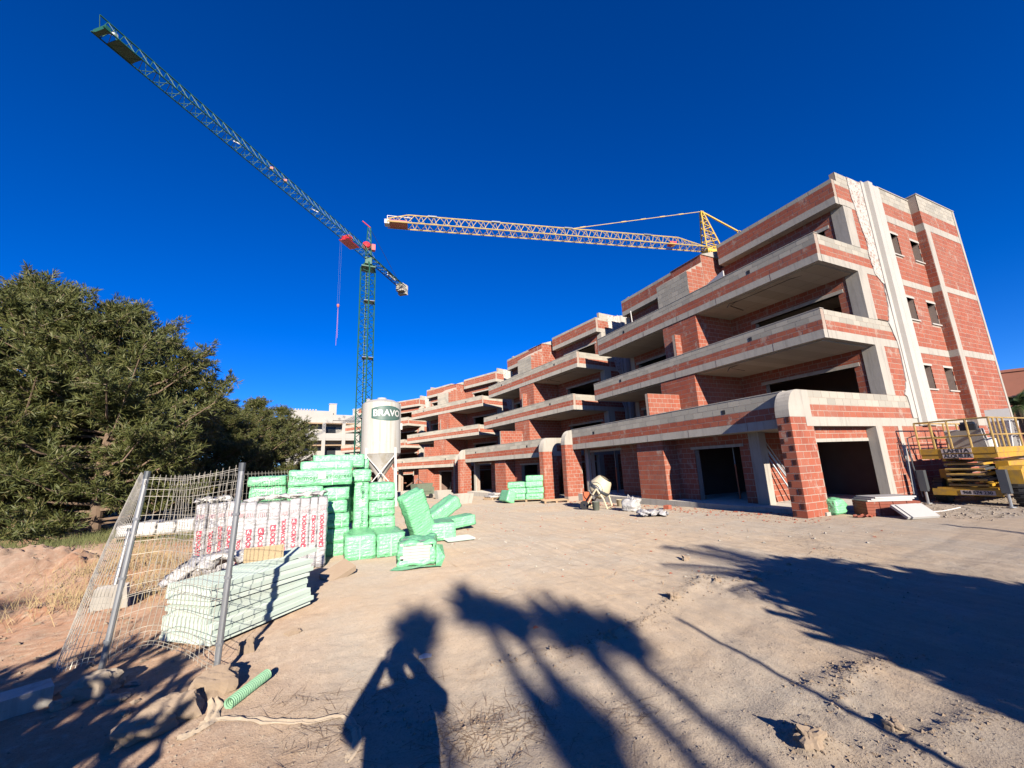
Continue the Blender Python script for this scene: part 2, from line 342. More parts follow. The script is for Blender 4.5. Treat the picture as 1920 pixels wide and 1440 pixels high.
def worn(name, col, grime, amt):
    t = NT(name); c = t.mix(t.noise(3, 5), tuple(x*.8 for x in col), col)
    c = t.mix(t.math('MULTIPLY', t.ramp(t.noise(4.5, 7, .75), [(.46,(0,0,0)),(.62,(1,1,1))]), amt), c, grime)
    c = t.mix(t.math('MULTIPLY', t.ramp(t.noise(22, 6, .8), [(.60,(0,0,0)),(.66,(1,1,1))]), amt), c, (.12,.06,.03)); t.bump(t.noise(40, 4), .15, .004); return t.fin(c, .55)
M['lift'] = worn('worn_lift_yellow', (.46,.255,.018), (.19,.13,.06), .6); M['liftrail'] = worn('worn_rail_yellow', (.42,.28,.085), (.20,.12,.06), .75)

M['twig'] = simple('pale_twig', (.24,.19,.14), .9, var=.3, sc=8)

M['tape'] = simple('pale_tape', (.30,.55,.36), .35, var=.1, sc=8)
# ---------------------------------------------------------------- ground
def axis_coords(lo, hi, a, b, d, g=1.07):
    c = list(np.arange(a, b, d)); s = d; x = b
    while x < hi: c.append(x); s *= g; x += s
    c.append(hi); s = d; x = a-d
    pre = []
    while x > lo: pre.append(x); s *= g; x -= s
    pre.append(lo)
    return np.array(pre[::-1] + c)
def crumb_ridges(x, y):
    """churned-up lines of earth left by wheels"""
    z = 0*x
    for (x0, y0, x1, y1, w, hh) in RIDGES:
        dx, dy = x1-x0, y1-y0; L = math.hypot(dx, dy); tt = ((x-x0)*dx + (y-y0)*dy)/L**2; dd = np.abs((x-x0)*dy - (y-y0)*dx)/L
        msk = np.clip(1-np.abs(tt-.5)*2, 0, .35)/.35*(tt > 0)*(tt < 1)
        z = z + hh*np.exp(-(dd/w)**2)*msk*(0.35 + 1.6*np.abs(vnoise(x*16, y*16, 5)) + .8*np.abs(vnoise(x*34, y*34, 6)))
    return z
def gp(px, py): p = on_z(px, py); return p.x, p.y
RIDGES = []
for (a, b, c, d, w, hh) in ((870,1262,1250,1165,.09,.028),(1050,1245,1230,1150,.06,.022),(1225,1150,1330,1085,.11,.032),(1290,1100,1500,1075,.22,.03),(1300,1075,1420,1130,.16,.028),(1480,1290,1720,1225,.10,.016),(1560,1330,1620,1240,.06,.02),(1490,1400,1560,1380,.11,.05),
                            (1700,1120,1500,1000,.18,.02),(700,1330,960,1400,.15,.02),(1850,1340,1600,1440,.1,.02),(60,1120,330,1060,.5,.08),(20,1160,180,1120,.4,.07)):
    x0, y0 = gp(a, b); x1, y1 = gp(c, d); RIDGES.append((x0, y0, x1, y1, w, hh))
TRACKS = [(*gp(1520,1345), *gp(1640,1215), .17, .022), (*gp(1330,1440), *gp(1180,1010), .16, .009), (*gp(1010,1440), *gp(1010,1010), .16, .008), (*gp(1900,1230), *gp(1330,985), .17, .009), (*gp(1800,1440), *gp(1390,1090), .16, .008)]
gx = axis_coords(-700, 700, -6.8, 9.0, .036); gy = axis_coords(-300, 900, 0.9, 12.2, .036, 1.08)
GX, GY = np.meshgrid(gx, gy)
def relief(x, y):
    near = np.exp(-np.maximum(np.hypot(x-1, y-4)-8, 0)/14)
    lft = np.clip((-x-1.0)/2.5, 0, 1)
    z = near*(0.030*fbm(x*.7, y*.7, 1, 3) + 0.020*fbm(x*3.0, y*3.0, 2, 4)*(0.5+np.clip(vnoise(x*.5, y*.5, 9)+.5, 0, 1)) + .008*fbm(x*12, y*12, 3, 3))
    z = z + near*lft*(0.10*fbm(x*1.1, y*1.1, 11, 4) + .04*np.abs(fbm(x*5, y*5, 12, 3)))
    md = np.exp(-((x+5.2)/2.2)**2 - ((y-11.0)/1.4)**2)
    z = z + md*(.30*np.abs(fbm(x*3.1, y*3.1, 13, 5)) + .06*np.abs(fbm(x*11, y*11, 15, 3)))
    for k in range(3):           # wheel ruts running to the right
        z = z - near*.012*np.exp(-((y - (1.6+k*.75) - .12*(x-3) - .1*np.sin(x*.9+k))/.14)**2)*(x > 2.2)
    for (x0, y0, x1, y1, w, hh) in TRACKS:
        dx, dy = x1-x0, y1-y0; L = math.hypot(dx, dy); tt = ((x-x0)*dx + (y-y0)*dy)/L; dd = ((x-x0)*dy - (y-y0)*dx)/L
        msk = (tt > 0)*(tt < L)*np.clip((w-np.abs(dd))/.05, 0, 1)*np.clip(.6+1.4*vnoise(x*1.3, y*1.3, 21), 0, 1)
        z = z + msk*(hh*np.maximum(0, np.sin(2*math.pi*(tt+np.abs(dd)*.8)/.13)) - hh*.6)
    return z + crumb_ridges(x, y)
GZ = gz(GX, GY) + relief(GX, GY)
def gtop(x, y): return gzf(x, y) + float(relief(np.array(float(x)), np.array(float(y))))
V = np.stack([GX, GY, GZ], -1).reshape(-1, 3); nx, ny = len(gx), len(gy)
ii = np.arange(nx*ny).reshape(ny, nx)
Fq = np.stack([ii[:-1,:-1], ii[:-1,1:], ii[1:,1:], ii[1:,:-1]], -1).reshape(-1, 4)
tag(mesh_np('ground', V, Fq, M['earth'], smooth=True), kind='structure')

# ---------------------------------------------------------------- brick apartment blocks
BRK = dict(L=.305, H=.168, j=.018); BLK = dict(L=.39, H=.187, j=.012)
class Block:
    def __init__(s, x, y, a, z0, label, solo):
        s.root = thing('apartment_block', label, 'building', (x, y, z0), a, 'unfinished brick apartment blocks in a curved row')
        s.a = a; s.org = Vector((x, y, z0)); s.solo = solo; s.units = {'brick': [], 'block': []}
    def part(s, name, mb, mat, smooth=False): return mb.build(name, mat, s.root, smooth)
    def lay(s, kind, parent, ax, fix, nrm, a0, a1, z0, z1, holes=(), proud=.0035):
        """lay one face of units. ax 'v': face runs along v at u=fix; ax 'u': runs along u at v=fix. nrm: +1/-1 outward"""
        D = BRK if kind == 'brick' else BLK; rows = max(1, round((z1-z0)/(D['H']+D['j']))); ch = (z1-z0)/rows
        for r_ in range(rows):
            zl = z0 + r_*ch + D['j']/2; zh = z0 + (r_+1)*ch - D['j']/2; x = a0 - (.5*(D['L']+D['j']) if r_ % 2 else 0) - random.random()*.03
            while x < a1:
                p, q = max(x, a0), min(x+D['L'], a1); x += D['L']+D['j']
                segs = [(p, q)]
                for (h0, h1, k0, k1) in holes:
                    if zh > k0+.02 and zl < k1-.02:
                        segs = [sg for (c, d) in segs for sg in ((c, min(d, h0)), (max(c, h1), d))]
                for c, d in segs:
                    if d-c < .035: continue
                    pr = proud + random.uniform(-.0015, .0015)
                    n0, n1 = (fix+nrm*pr, fix-nrm*.02)
                    lo, hi = min(n0, n1), max(n0, n1)
                    bx = (lo, hi, c, d, zl, zh) if ax == 'v' else (c, d, lo, hi, zl, zh)
                    s.units[kind].append((parent, bx, ax, nrm))
    def wall(s, name, ax, fix, nrm, thick, a0, a1, rows, holes=(), mat=None, units=True):
        """rows: (z0,z1,kind) kind in brick/block/conc; backing + units"""
        mb = MB(); mats = [mat or M['mortar'], M['concrete']]
        es = sorted({a0, a1, *[h for H in holes for h in H[:2] if a0 < h < a1]})
        for (z0, z1, kind) in rows:
            zs = sorted({z0, z1, *[h for H in holes for h in H[2:] if z0 < h < z1]})
            off = .0 if kind != 'conc' else .012
            for i in range(len(es)-1):
                for k in range(len(zs)-1):
                    ca, cz = (es[i]+es[i+1])/2, (zs[k]+zs[k+1])/2
                    if any(h[0] < ca < h[1] and h[2] < cz < h[3] for h in holes): continue
                    n0, n1 = fix+nrm*off, fix-nrm*thick; lo, hi = min(n0, n1), max(n0, n1)
                    b = (lo, hi, es[i], es[i+1], zs[k], zs[k+1]) if ax == 'v' else (es[i], es[i+1], lo, hi, zs[k], zs[k+1])
                    mb.box(*b, mi=1 if kind == 'conc' else 0)
        o = s.part(name, mb, mats)
        if units:
            for (z0, z1, kind) in rows:
                if kind != 'conc': s.lay(kind, o, ax, fix, nrm, a0, a1, z0, z1, holes)
        return o
    def finish(s):
        for kind in ('brick', 'block'):
            U = s.units[kind]; mat = M[kind]; pick = set()
            if s.solo:
                sc = []
                for i, (par, b, ax, nrm) in enumerate(U):
                    c = Vector(((b[0]+b[1])/2, (b[2]+b[3])/2, (b[4]+b[5])/2)) + s.org - Vector((0,0,CAM_H))
                    dep = c.dot(CF)
                    if dep < .5: continue
                    X = 960+F_PX*c.dot(CR)/dep; Y = 720-F_PX*c.dot(CU)/dep
                    if not (0 < X < 1920 and 0 < Y < 1440): continue
                    n = Vector((nrm,0,0)) if ax == 'v' else Vector((0,nrm,0))
                    cos = -n.dot(c.normalized())
                    if cos <= 0.05 or (ax == 'v' and b[0] > 4): continue
                    wd = (b[3]-b[2]) if ax == 'v' else (b[1]-b[0])
                    sc.append((cos*wd*(b[5]-b[4])/dep**2, i))
                pick = {i for _, i in sorted(sc, reverse=True)[:290]}
                ub = MB().box(-.5,.5,-.5,.5,-.5,.5); me = bpy.data.meshes.new(kind); me.from_pydata(ub.v, [], ub.f); me.materials.append(mat)
                for i in sorted(pick):
                    par, b, ax, nrm = U[i]
                    o = link('brick' if kind == 'brick' else 'concrete_block', me, par, ((b[0]+b[1])/2, (b[2]+b[3])/2, (b[4]+b[5])/2))
                    o.scale = (b[1]-b[0], b[3]-b[2], b[5]-b[4])
            rest = [u for i, u in enumerate(U) if i not in pick]
            if rest:
                B = np.array([u[1] for u in rest])
                x0, x1, y0, y1, z0, z1 = B.T
                V = np.stack([np.stack(p, -1) for p in ((x0,y0,z0),(x1,y0,z0),(x1,y1,z0),(x0,y1,z0),(x0,y0,z1),(x1,y0,z1),(x1,y1,z1),(x0,y1,z1))], 1).reshape(-1, 3)
                F0 = np.array([(3,2,1,0),(4,5,6,7),(0,1,5,4),(1,2,6,5),(2,3,7,6),(3,0,4,7)])
                Fq = (F0[None] + 8*np.arange(len(rest))[:, None, None]).reshape(-1, 4)
                o = mesh_np('brickwork' if kind == 'brick' else 'blockwork', V, Fq, mat, s.root); tag(o, kind='stuff')

SLABZ = [(2.40,2.66), (5.10,5.40), (7.82,8.10), (10.46,10.75)]
def pillar(B, v0, v1, flip=False):
    """brick fin at a terrace corner with a head that curves back to the parapet"""
    arc = [(.5-.5*math.cos(t), 2.72+.71*math.sin(t)) for t in np.linspace(0, math.pi/2, 9)]
    B.part('pillar', MB().prism([(.012,-.55),(.012,2.66),(1.0,2.66),(1.0,-.55)], lambda a, b, t: (a, t, b), v0, v1), M['mortar'])
    B.part('pillar_head', MB().prism([(0,2.66)] + arc + [(1.0,3.43),(1.0,2.66)], lambda a, b, t: (a, t, b), v0-.008, v1+.008), M['concrete'])
    par = B.root
    B.lay('brick', par, 'v', .012, -1, v0, v1, .0, 2.66, proud=.004); B.lay('brick', par, 'u', v0, -1, .012, 1.0, .0, 2.66)
    if not B.solo: return
def hollow_ends(B, v0):
    """open ends of hollow bricks on the pillar's front: small comb-like cells sunk in every other brick"""
    hb = MB()
    for r_ in range(14):
        z = .03 + r_*.19
        y0 = v0 + (.02 if r_ % 2 else .25)
        for k in range(5): hb.box(-.0025, .02, y0+.0, y0+.10, z+.015+k*.028, z+.028+k*.028)
    tag(B.part('brick_cells', hb, M['cell']), kind='stuff')
def parapet(B, U, z0, za, zb, z1, v0, v1, gable_to, inner_conc_gable=True):
    B.wall('parapet', 'v', U, -1, .18, v0, v1, [(z0, za, 'conc'), (za, zb, 'brick'), (zb, z1, 'block')])
    if gable_to: B.wall('parapet', 'u', 0, -1, .18, U+.19 if True else U, gable_to, [(z0, za, 'conc'), (za, zb, 'brick'), (zb, z1, 'block')])
    B.wall('parapet', 'u', v1-.001 if v1 > 11 else v1, 1, .18, U+.19, 5.2, [(z0, za, 'conc'), (za, zb, 'brick'), (zb, z1, 'block')], units=False)
    if v1 > 10:
        for vs in (2.3, 9.6): B.part('scupper', MB().box(U-.012, U+.05, vs, vs+.13, zb+.02, zb+.15), M['black'])
        for vs in (1.6, 3.9, 6.0, 8.2, 10.4): B.part('slab_joint', MB().box(U-.0145, U+.02, vs, vs+.012, z0+.005, za-.005), M['cell'])
    B.part('parapet_coping', MB().box(U-.015, U+.195, v0-.02, v1+.02, z1, z1+.025), M['concrete'])
def make_block(x, y, a, z0, label, solo=False, arch=False):
    B = Block(x, y, a, z0, label, solo)
    P = B.part
    # floors
    P('base_slab', MB().box(.62, 14.0, .02, 11.98, -.6, .12).box(.75, 5.4, -.05, .02, -.6, .09), M['concrete'])
    for k, (za, zb) in enumerate(SLABZ):
        U = (.5, 2.48, 3.03, 4.9)[k]
        if k < 3: P('floor_slab', MB().box(U+.182, 5.3, .185, 11.81, za+.006, zb-.01).box(5.3, 13.9, .30, 11.80, za+.006, zb-.01), M['soffit'])
        else: P('roof_slab', MB().box(U+.182, 13.9, .19, 4.84, za, zb-.01).box(U+.182, 13.9, 7.06, 11.74, za, zb-.01).box(6.6, 13.9, 4.84, 7.06, za, zb-.01), M['soffit'])
    # ground floor
    pillar(B, 0, .37); pillar(B, 11.63, 12.0)
    if solo: hollow_ends(B, 0)
    P('central_pier', MB().box(.66, 1.395, 5.4, 6.9, -.3, 2.40), M['mortar']); B.lay('brick', B.root, 'v', .66, -1, 5.4, 6.9, .12, 2.40); B.lay('brick', B.root, 'u', 5.4, -1, .66, 1.39, .12, 2.40)
    B.wall('ground_wall', 'v', 1.4, -1, .24, 2.21, 11.95, [(.12, 2.05, 'brick'), (2.05, 2.405, 'brick')], [(2.65, 4.55, .1, 1.98), (8.9, 11.35, .1, 2.2)])
    P('lintel', MB().box(1.37, 1.66, 2.5, 4.7, 1.98, 2.08), M['concrete']); P('lintel', MB().box(1.37, 1.66, 8.8, 11.45, 2.2, 2.3), M['concrete'])
    P('column', MB().box(1.24, 1.58, 1.82, 2.18, .1, 2.405), M['concrete']); P('column', MB().box(1.24, 1.58, 11.38, 11.625, .1, 2.405), M['concrete'])
    B.wall('porch_wall', 'u', 2.22, -1, .2, 1.66, 5.0, [(.12, 2.405, 'brick')])
    P('column', MB().box(4.2, 4.57, -.012, .26, -.2, 2.40), M['concrete'])
    B.wall('porch_wall', 'u', .27, -1, .2, 1.05, 4.2, [(.12, 2.40, 'brick')], [(1.05, 4.2, .1, 1.96)]); P('lintel', MB().box(1.05, 4.2, .25, .48, 1.96, 2.06), M['concrete'])
    B.wall('gable_wall', 'u', 0, -1, .26, 4.57, 5.52, [(-.2, .12, 'conc'), (.12, 2.40, 'brick')]); P('column', MB().box(5.52, 5.76, -.014, .26, -.2, 2.40), M['concrete'])
    B.wall('gable_wall', 'u', 0, -1, .26, 5.76, 8.2, [(-.2, 2.40, 'brick')])
    P('inner_wall', MB().box(6.0, 6.2, .3, 11.8, .12, 2.40).box(1.7, 6.0, 5.9, 6.1, .12, 2.4), M['inside'])
    # terraces
    parapet(B, .5, 2.40, 2.66, 3.02, 3.43, .385, 11.615, 6.9)
    parapet(B, 2.48, 5.15, 5.42, 5.74, 6.10, 0, 12, 6.9)
    parapet(B, 3.03, 7.85, 8.11, 8.48, 8.85, 0, 12, 6.55)
    if arch:
        hz = [(1.0,2.41),(2.2,2.41)] + [(2.2-1.1*math.sin(t), 2.40-.02-1.1*(1-math.cos(t))) for t in np.linspace(.05, math.pi/2, 8)] + [(1.0,1.2)]
        P('arch_haunch', MB().prism(hz, lambda p, q, t: (p, t, q), .0, .3), M['brick'])
    # recessed storeys
    for lev, (za, zb, wt) in enumerate(((2.66, 5.15, 4.55), (5.40, 7.85, 7.28), (8.10, 10.46, 9.85))):
        hs_ = [(.72, 3.92, za+.06, wt), (8.1, 11.3, za+.06, wt)]
        B.wall('storey_wall', 'v', 5.32, -1, .24, .42, 11.95, [(za, zb, 'brick')], hs_)
        P('lintel', MB().box(5.29, 5.57, .55, 4.08, wt, wt+.13), M['concrete']); P('lintel', MB().box(5.29, 5.57, 7.95, 11.45, wt, wt+.13), M['concrete'])
        P('column', MB().box(5.30, 5.86, -.012, .40, (3.43, 6.10, 8.85)[lev], zb), M['concrete']); P('column', MB().box(5.30, 5.86, .19, .40, za, (3.43, 6.10, 8.85)[lev]), M['concrete'])
        P('column', MB().box(5.30, 5.7, 11.6, 11.9, za, zb), M['concrete'])
        B.wall('gable_wall', 'u', 0, -1, .26, 5.86, 6.9, [(za+.75, zb, 'brick')])
        P('inner_wall', MB().box(8.6, 8.8, .8, 11.8, za, zb).box(5.6, 8.6, 5.9, 6.1, za, zb), M['inside'])
        if lev < 2:
            U = (2.50, 3.05)[lev]; Uf = (.70, 2.68)[lev]; lt = (4.40, 7.18)[lev]
            P('party_wall', MB().box(U, 5.31, 5.02, 6.95, za, zb), M['mortar']); B.lay('brick', B.root, 'v', U, -1, 5.02, 6.95, za, zb); B.lay('brick', B.root, 'u', 5.02, -1, U, 5.3, za, zb)
            P('privacy_wall', MB().box(Uf, U-.01, 5.95, 6.1, za, lt), M['mortar']); B.lay('brick', B.root, 'u', 5.95, -1, Uf, U-.01, za, lt)
            if solo or a < .2:
                P('cable_conduit', MB().path([(U+.6, .9, zb-.02), (U+.45, 1.2, zb-.03), (U+.45, 3.4, zb-.03), (U+.6, 3.75, zb-.04), (U+1.6, 3.9, zb-.05)], .012, 5).path([(U+.45, 3.3, zb-.03), (U+.2, 3.5, zb-.10), (U+.1, 3.55, zb-.25)], .012, 5), M['black'])
    # penthouse pieces
    bw = [(3.03,8.85),(4.1,8.85),(4.1,10.60),(3.03,9.97)]
    P('stair_wing', MB().prism(bw, lambda p, q, t: (p, t, q), 5.15, 7.0), M['mortar']); B.lay('block', B.root, 'v', 3.03, -1, 5.15, 7.0, 8.875, 9.95)
    for k in range(9):
        zz = 8.87+k*.185; uu = 3.05 if zz+.18 < 9.97 else 3.05 + (zz+.18-9.97)/.589
        if uu < 3.95: B.lay('brick', B.root, 'u', 5.15, -1, uu, 4.09, zz, zz+.183)
    P('stair_core', MB().box(4.1, 6.6, 5.152, 6.98, 8.1, 10.98), M['mortar']); B.lay('brick', B.root, 'v', 4.1, -1, 5.16, 6.97, 10.6, 10.98); B.lay('brick', B.root, 'u', 5.152, -1, 4.12, 6.6, 8.85, 10.98); P('core_coping', MB().prism([(4.05,10.98),(6.6,10.98),(6.6,11.1),(5.2,11.35)], lambda p, q, t: (p, t, q), 5.1, 7.02), M['concrete'])
    for v0, v1 in ((0, 4.85), (7.05, 11.75)):
        B.wall('roof_parapet', 'v', 4.9, -1, .18, v0, v1, [(10.44, 10.72, 'conc'), (10.72, 11.28, 'brick'), (11.28, 11.44, 'block')])
        B.wall('roof_parapet', 'u', v1, 1, .18, 5.09, 8, [(10.44, 10.72, 'conc'), (10.72, 11.44, 'brick')], units=False)
    B.wall('roof_parapet', 'u', 7.05, -1, .16, 5.09, 8, [(10.44, 10.72, 'conc'), (10.72, 11.28, 'brick'), (11.28, 11.44, 'block')])
    B.wall('roof_parapet', 'u', 0, -1, .18, 5.09, 6.9, [(10.44, 10.72, 'conc'), (10.72, 11.28, 'brick'), (11.28, 11.44, 'block')])
    B.wall('roof_parapet', 'u', 0, -1, .18, 5.25, 6.9, [(11.44, 11.82, 'block')])
    # gable beyond the pilaster
    rows = [(2.66, 5.10, 'brick'), (5.10, 5.36, 'conc'), (5.36, 7.79, 'brick'), (7.79, 8.04, 'conc'), (8.04, 10.49, 'brick'), (10.49, 10.80, 'conc'), (10.80, 11.36, 'brick'), (11.36, 11.98, 'block')]
    wz = ((3.76, 4.64), (6.42, 7.30), (9.10, 9.99))
    wins = [(8.16, 8.92, p, q) for p, q in wz] + [(9.92, 10.62, p, q) for p, q in wz]
    B.wall('gable_wall', 'u', 0, -1, .28, 8.08, 10.66, [(-.2, 2.40, 'brick'), (2.40, 2.66, 'conc')] + rows, wins)
    P('window_infill', MB().box(8.0, 10.9, .285, .45, 2.6, 10.4), M['rubble'])
    for p, q in wz:
        P('window_sill', MB().box(8.12, 8.96, -.05, .2, p-.05, p), M['render']); P('window_sill', MB().box(9.88, 10.66, -.05, .2, p-.05, p), M['render'])
        P('window_lintel', MB().box(8.10, 8.98, -.016, .2, q, q+.07), M['render']); P('window_lintel', MB().box(9.86, 10.66, -.016, .2, q, q+.07), M['render'])
    B.wall('gable_wall', 'u', -.28, -1, .5, 10.66, 14.06, [(-.2, 2.40, 'brick'), (2.40, 2.66, 'conc')] + rows[:-1] + [(11.36, 12.12, 'block')])
    for p, q in ((2.66,5.10),(5.36,7.79),(8.04,10.49),(10.8,11.36)): B.lay('brick', B.root, 'v', 10.66, -1, -.275, -.005, p, q)
    P('corner_strip', MB().box(10.68, 11.08, -.30, -.2, 2.67, 10.485).box(13.9, 14.075, -.30, -.2, -.2, 12.1), M['concrete'])
    P('gable_coping', MB().box(8.18, 10.66, -.03, .29, 11.98, 12.02).box(10.64, 14.09, -.31, .24, 12.12, 12.16), M['concrete'])
    P('back_wall', MB().box(13.9, 14.05, .23, 12, -.5, 11.9).box(5.6, 13.9, 11.84, 11.99, -.5, 11.9), M['mortar'])
    # white fluted pilaster
    prof = [(6.9,.1),(6.9,-.06),(7.12,-.05),(7.18,-.17),(7.48,-.17),(7.56,-.05),(7.66,-.05),(7.69,-.10),(8.10,-.10),(8.10,.1)]
    P('pilaster', MB().prism(prof, lambda p, q, t: (p, q, t), 2.42, 11.87), M['render'])
    wp = [(6.9,2.67),(6.62,2.67),(6.58,3.4),(6.45,3.46),(6.55,3.62),(6.74,3.95),(6.80,4.6),(6.80,5.4),(6.52,6.05),(6.62,6.25),(6.80,6.8),(6.84,7.6),(6.40,7.9),(6.30,8.6),(6.36,9.2),(6.22,9.7),(6.12,10.4),(6.0,11.0),(5.98,11.8),(6.9,11.8)]
    wp2 = []
    for i in range(len(wp)):
        p, q = wp[i], wp[(i+1) % len(wp)]
        for k in range(5):
            tt = k/5; wp2.append((p[0]+(q[0]-p[0])*tt + (random.uniform(-.025,.025) if p[0] < 6.88 and q[0] < 6.88 else 0), p[1]+(q[1]-p[1])*tt))
    lower = [p for p in wp2 if p[1] <= 7.62]; upper = [p for p in wp2 if p[1] >= 7.6]
    P('plaster_patch', MB().prism(lower + [(6.9, 7.6)], lambda p, q, t: (p, t, q), -.035, .01), M['render'])
    P('plaster_patch', MB().prism([(6.9, 7.61)] + upper, lambda p, q, t: (p, t, q), -.032, .01), M['plaster'])
    B.finish(); return B
BL = [make_block(11.4, 6.85, 0, 0, 'nearest red brick apartment block with white fluted gable pilaster, beside the yellow lift', True),
      make_block(11.024, 20.25, .114, -.267, 'second brick apartment block, behind the heap of green packs against its arched corner', arch=True),
      make_block(10.18, 34.01, .379, -.528, 'third brick apartment block along the row, right of the white silo'),
      make_block(6.297, 48.394, .594, -.709, 'farthest brick apartment block of the row, mostly hidden behind the silo')]
# ---------------------------------------------------------------- trees
def make_pine_mesh(seed, H, R, n_limb, low=.04, tuft_len=.27, dens=1.35):
    rs = np.random.default_rng(seed)
    tr = MB(); pts = [Vector((.25*math.sin(k*.9+seed)*k/9*1.0, .25*math.cos(k*1.3+seed)*k/9, H*.92*k/9)) for k in range(10)]
    tr.path(pts, .2, 9, rs=[max(.03, .20*(H/9)*(1-k/9.5)) for k in range(10)])
    T = []; D = []; tw = MB()
    for i in range(n_limb):
        hf = low + (1-low)*(i+rs.random())/n_limb; z = H*hf
        prof = (math.sin(math.pi*min(1, (hf*.80+.24)))**.8)*(1.0 - .30*max(0, hf-.6)/.4)
        L = R*prof*rs.uniform(.55, 1.12); az = i*2.399 + rs.normal()*.5
        k = min(8, int(hf*9)); base = pts[k].lerp(pts[k+1], hf*9-k) if hf < .98 else pts[-1]
        base = Vector((base.x, base.y, min(z, H*.92)))
        up = .05 + .55*hf + rs.normal()*.12
        d = Vector((math.cos(az), math.sin(az), up)).normalized()
        end = base + d*L; mid = base + d*L*.55 + Vector((0, 0, -.05*L))
        if L > .6: tr.path([base, mid, end + Vector((0,0,.10*L))], .05, 5, rs=[.055*H/9, .035*H/9, .012])
        ns = max(4, int(L*5.2))
        for j in range(ns):                     # side sprays
            s_ = .25 + .78*(j+rs.random())/ns
            p = base.lerp(end, s_) + Vector((0, 0, .10*L*s_*s_))
            sl_ = (.38 + .45*(1-abs(s_-.6)))*rs.uniform(.7, 1.25)*R/4.0
            sd = Vector(rs.normal(size=3)); sd.z = sd.z*.45 + .30; sd = (sd.normalized() + d*.7).normalized()
            if rs.random() < .5: tw.path([p, p + sd*sl_*.6 + Vector((0,0,.03)), p + sd*sl_*1.12], .01, 3, rs=[.016, .010, .004])
            nt = max(4, int(sl_*13*dens))
            for q in range(nt):
                u_ = (q+rs.random())/nt
                pp = p + sd*(sl_*u_) + Vector(rs.normal(size=3))*.07
                T.append(tuple(pp)); dd = (sd + Vector(rs.normal(size=3))*.45 + Vector((0,0,.3))).normalized(); D.append(tuple(dd))
    T = np.array(T); D = np.array(D); n = len(T); nb = 6
    T = np.repeat(T, nb, 0); D = np.repeat(D, nb, 0); m_ = len(T)
    dirv = D*1.1 + rs.normal(size=(m_, 3))*.62; dirv /= np.linalg.norm(dirv, axis=1)[:, None]
    side = np.cross(dirv, rs.normal(size=(m_, 3))); side /= np.linalg.norm(side, axis=1)[:, None]+1e-9
    ln = (tuft_len*rs.uniform(.6, 1.25, m_))[:, None]; w = (.0155*rs.uniform(.7, 1.3, m_))[:, None]
    V = np.stack([T-side*w*.6, T+side*w*.6, T+dirv*ln*.6+side*w, T+dirv*ln, T+dirv*ln*.6-side*w], 1).reshape(-1, 3)
    F5 = np.arange(m_*5).reshape(-1, 5)
    me = bpy.data.meshes.new('crown'); me.vertices.add(len(V)); me.vertices.foreach_set('co', V.astype(np.float32).ravel())
    me.loops.add(m_*5); me.loops.foreach_set('vertex_index', F5.astype(np.int32).ravel()); me.polygons.add(m_); me.polygons.foreach_set('loop_start', np.arange(0, m_*5, 5, dtype=np.int32))
    me.polygons.foreach_set('use_smooth', np.zeros(m_, bool)); me.materials.append(M['needles']); me.update(calc_edges=True)
    tm = bpy.data.meshes.new('trunk'); tm.from_pydata(tr.v, [], tr.f); tm.materials.append(M['bark'])
    wm = bpy.data.meshes.new('twigs'); wm.from_pydata(tw.v, [], tw.f); wm.materials.append(M['twig'])
    print('pine', seed, 'tufts', n, 'blades', m_)
    return tm, me, wm
PINE = [make_pine_mesh(3, 10.5, 4.6, 120, .03), make_pine_mesh(11, 9.5, 3.4, 85, .08)]
def pine(kind, x, y, s, rz, label, sz=1.0, group='pines along the left edge of the site'):
    t = thing('pine_tree', label, 'tree', (x, y, gzf(x, y)-.05), rz, group); t.scale = (s, s, s*sz)
    link('trunk', PINE[kind][0], t); link('crown', PINE[kind][1], t); tag(link('twigs', PINE[kind][2], t), kind='stuff'); return t
def polar(px, d): r = ray(px, 800); r.z = 0; r.normalize(); return r.x*d, r.y*d
for kind, px, d, s, rz, sz, lab in ((0, 35, 26, 1.02, .3, 1.03, 'tallest dense pine at the left edge of the picture'),
                                (0, 205, 23.5, .93, 2.1, 1.0, 'broad pine left of the leaning mesh fence, boughs sweeping the ground'),
                                (1, 318, 31, .98, .9, .92, 'pine behind the leaning mesh fence posts'),
                                (0, 395, 38, .86, 4.0, .96, 'dark pine in the middle of the row, behind the wrapped grey packs'),
                                (1, 472, 43, 1.12, 2.5, .90, 'brownish pine between the dark pine and the last one before the white house'),
                                (1, 534, 49, 1.06, 5.1, .98, 'last pine of the row, right in front of the white house'),
                                (1, -60, 30, 1.1, 1.1, .9, 'pine cut off by the left edge of the picture'),
                                (0, 130, 40, 1.0, 3.3, .9, 'farther pine showing between the two tallest pines'),
                                (1, 498, 55, 1.15, 3.9, .95, 'far pine filling the gap left of the last pine')):
    x, y = polar(px, d); pine(kind, x, y, s, rz, lab, sz)

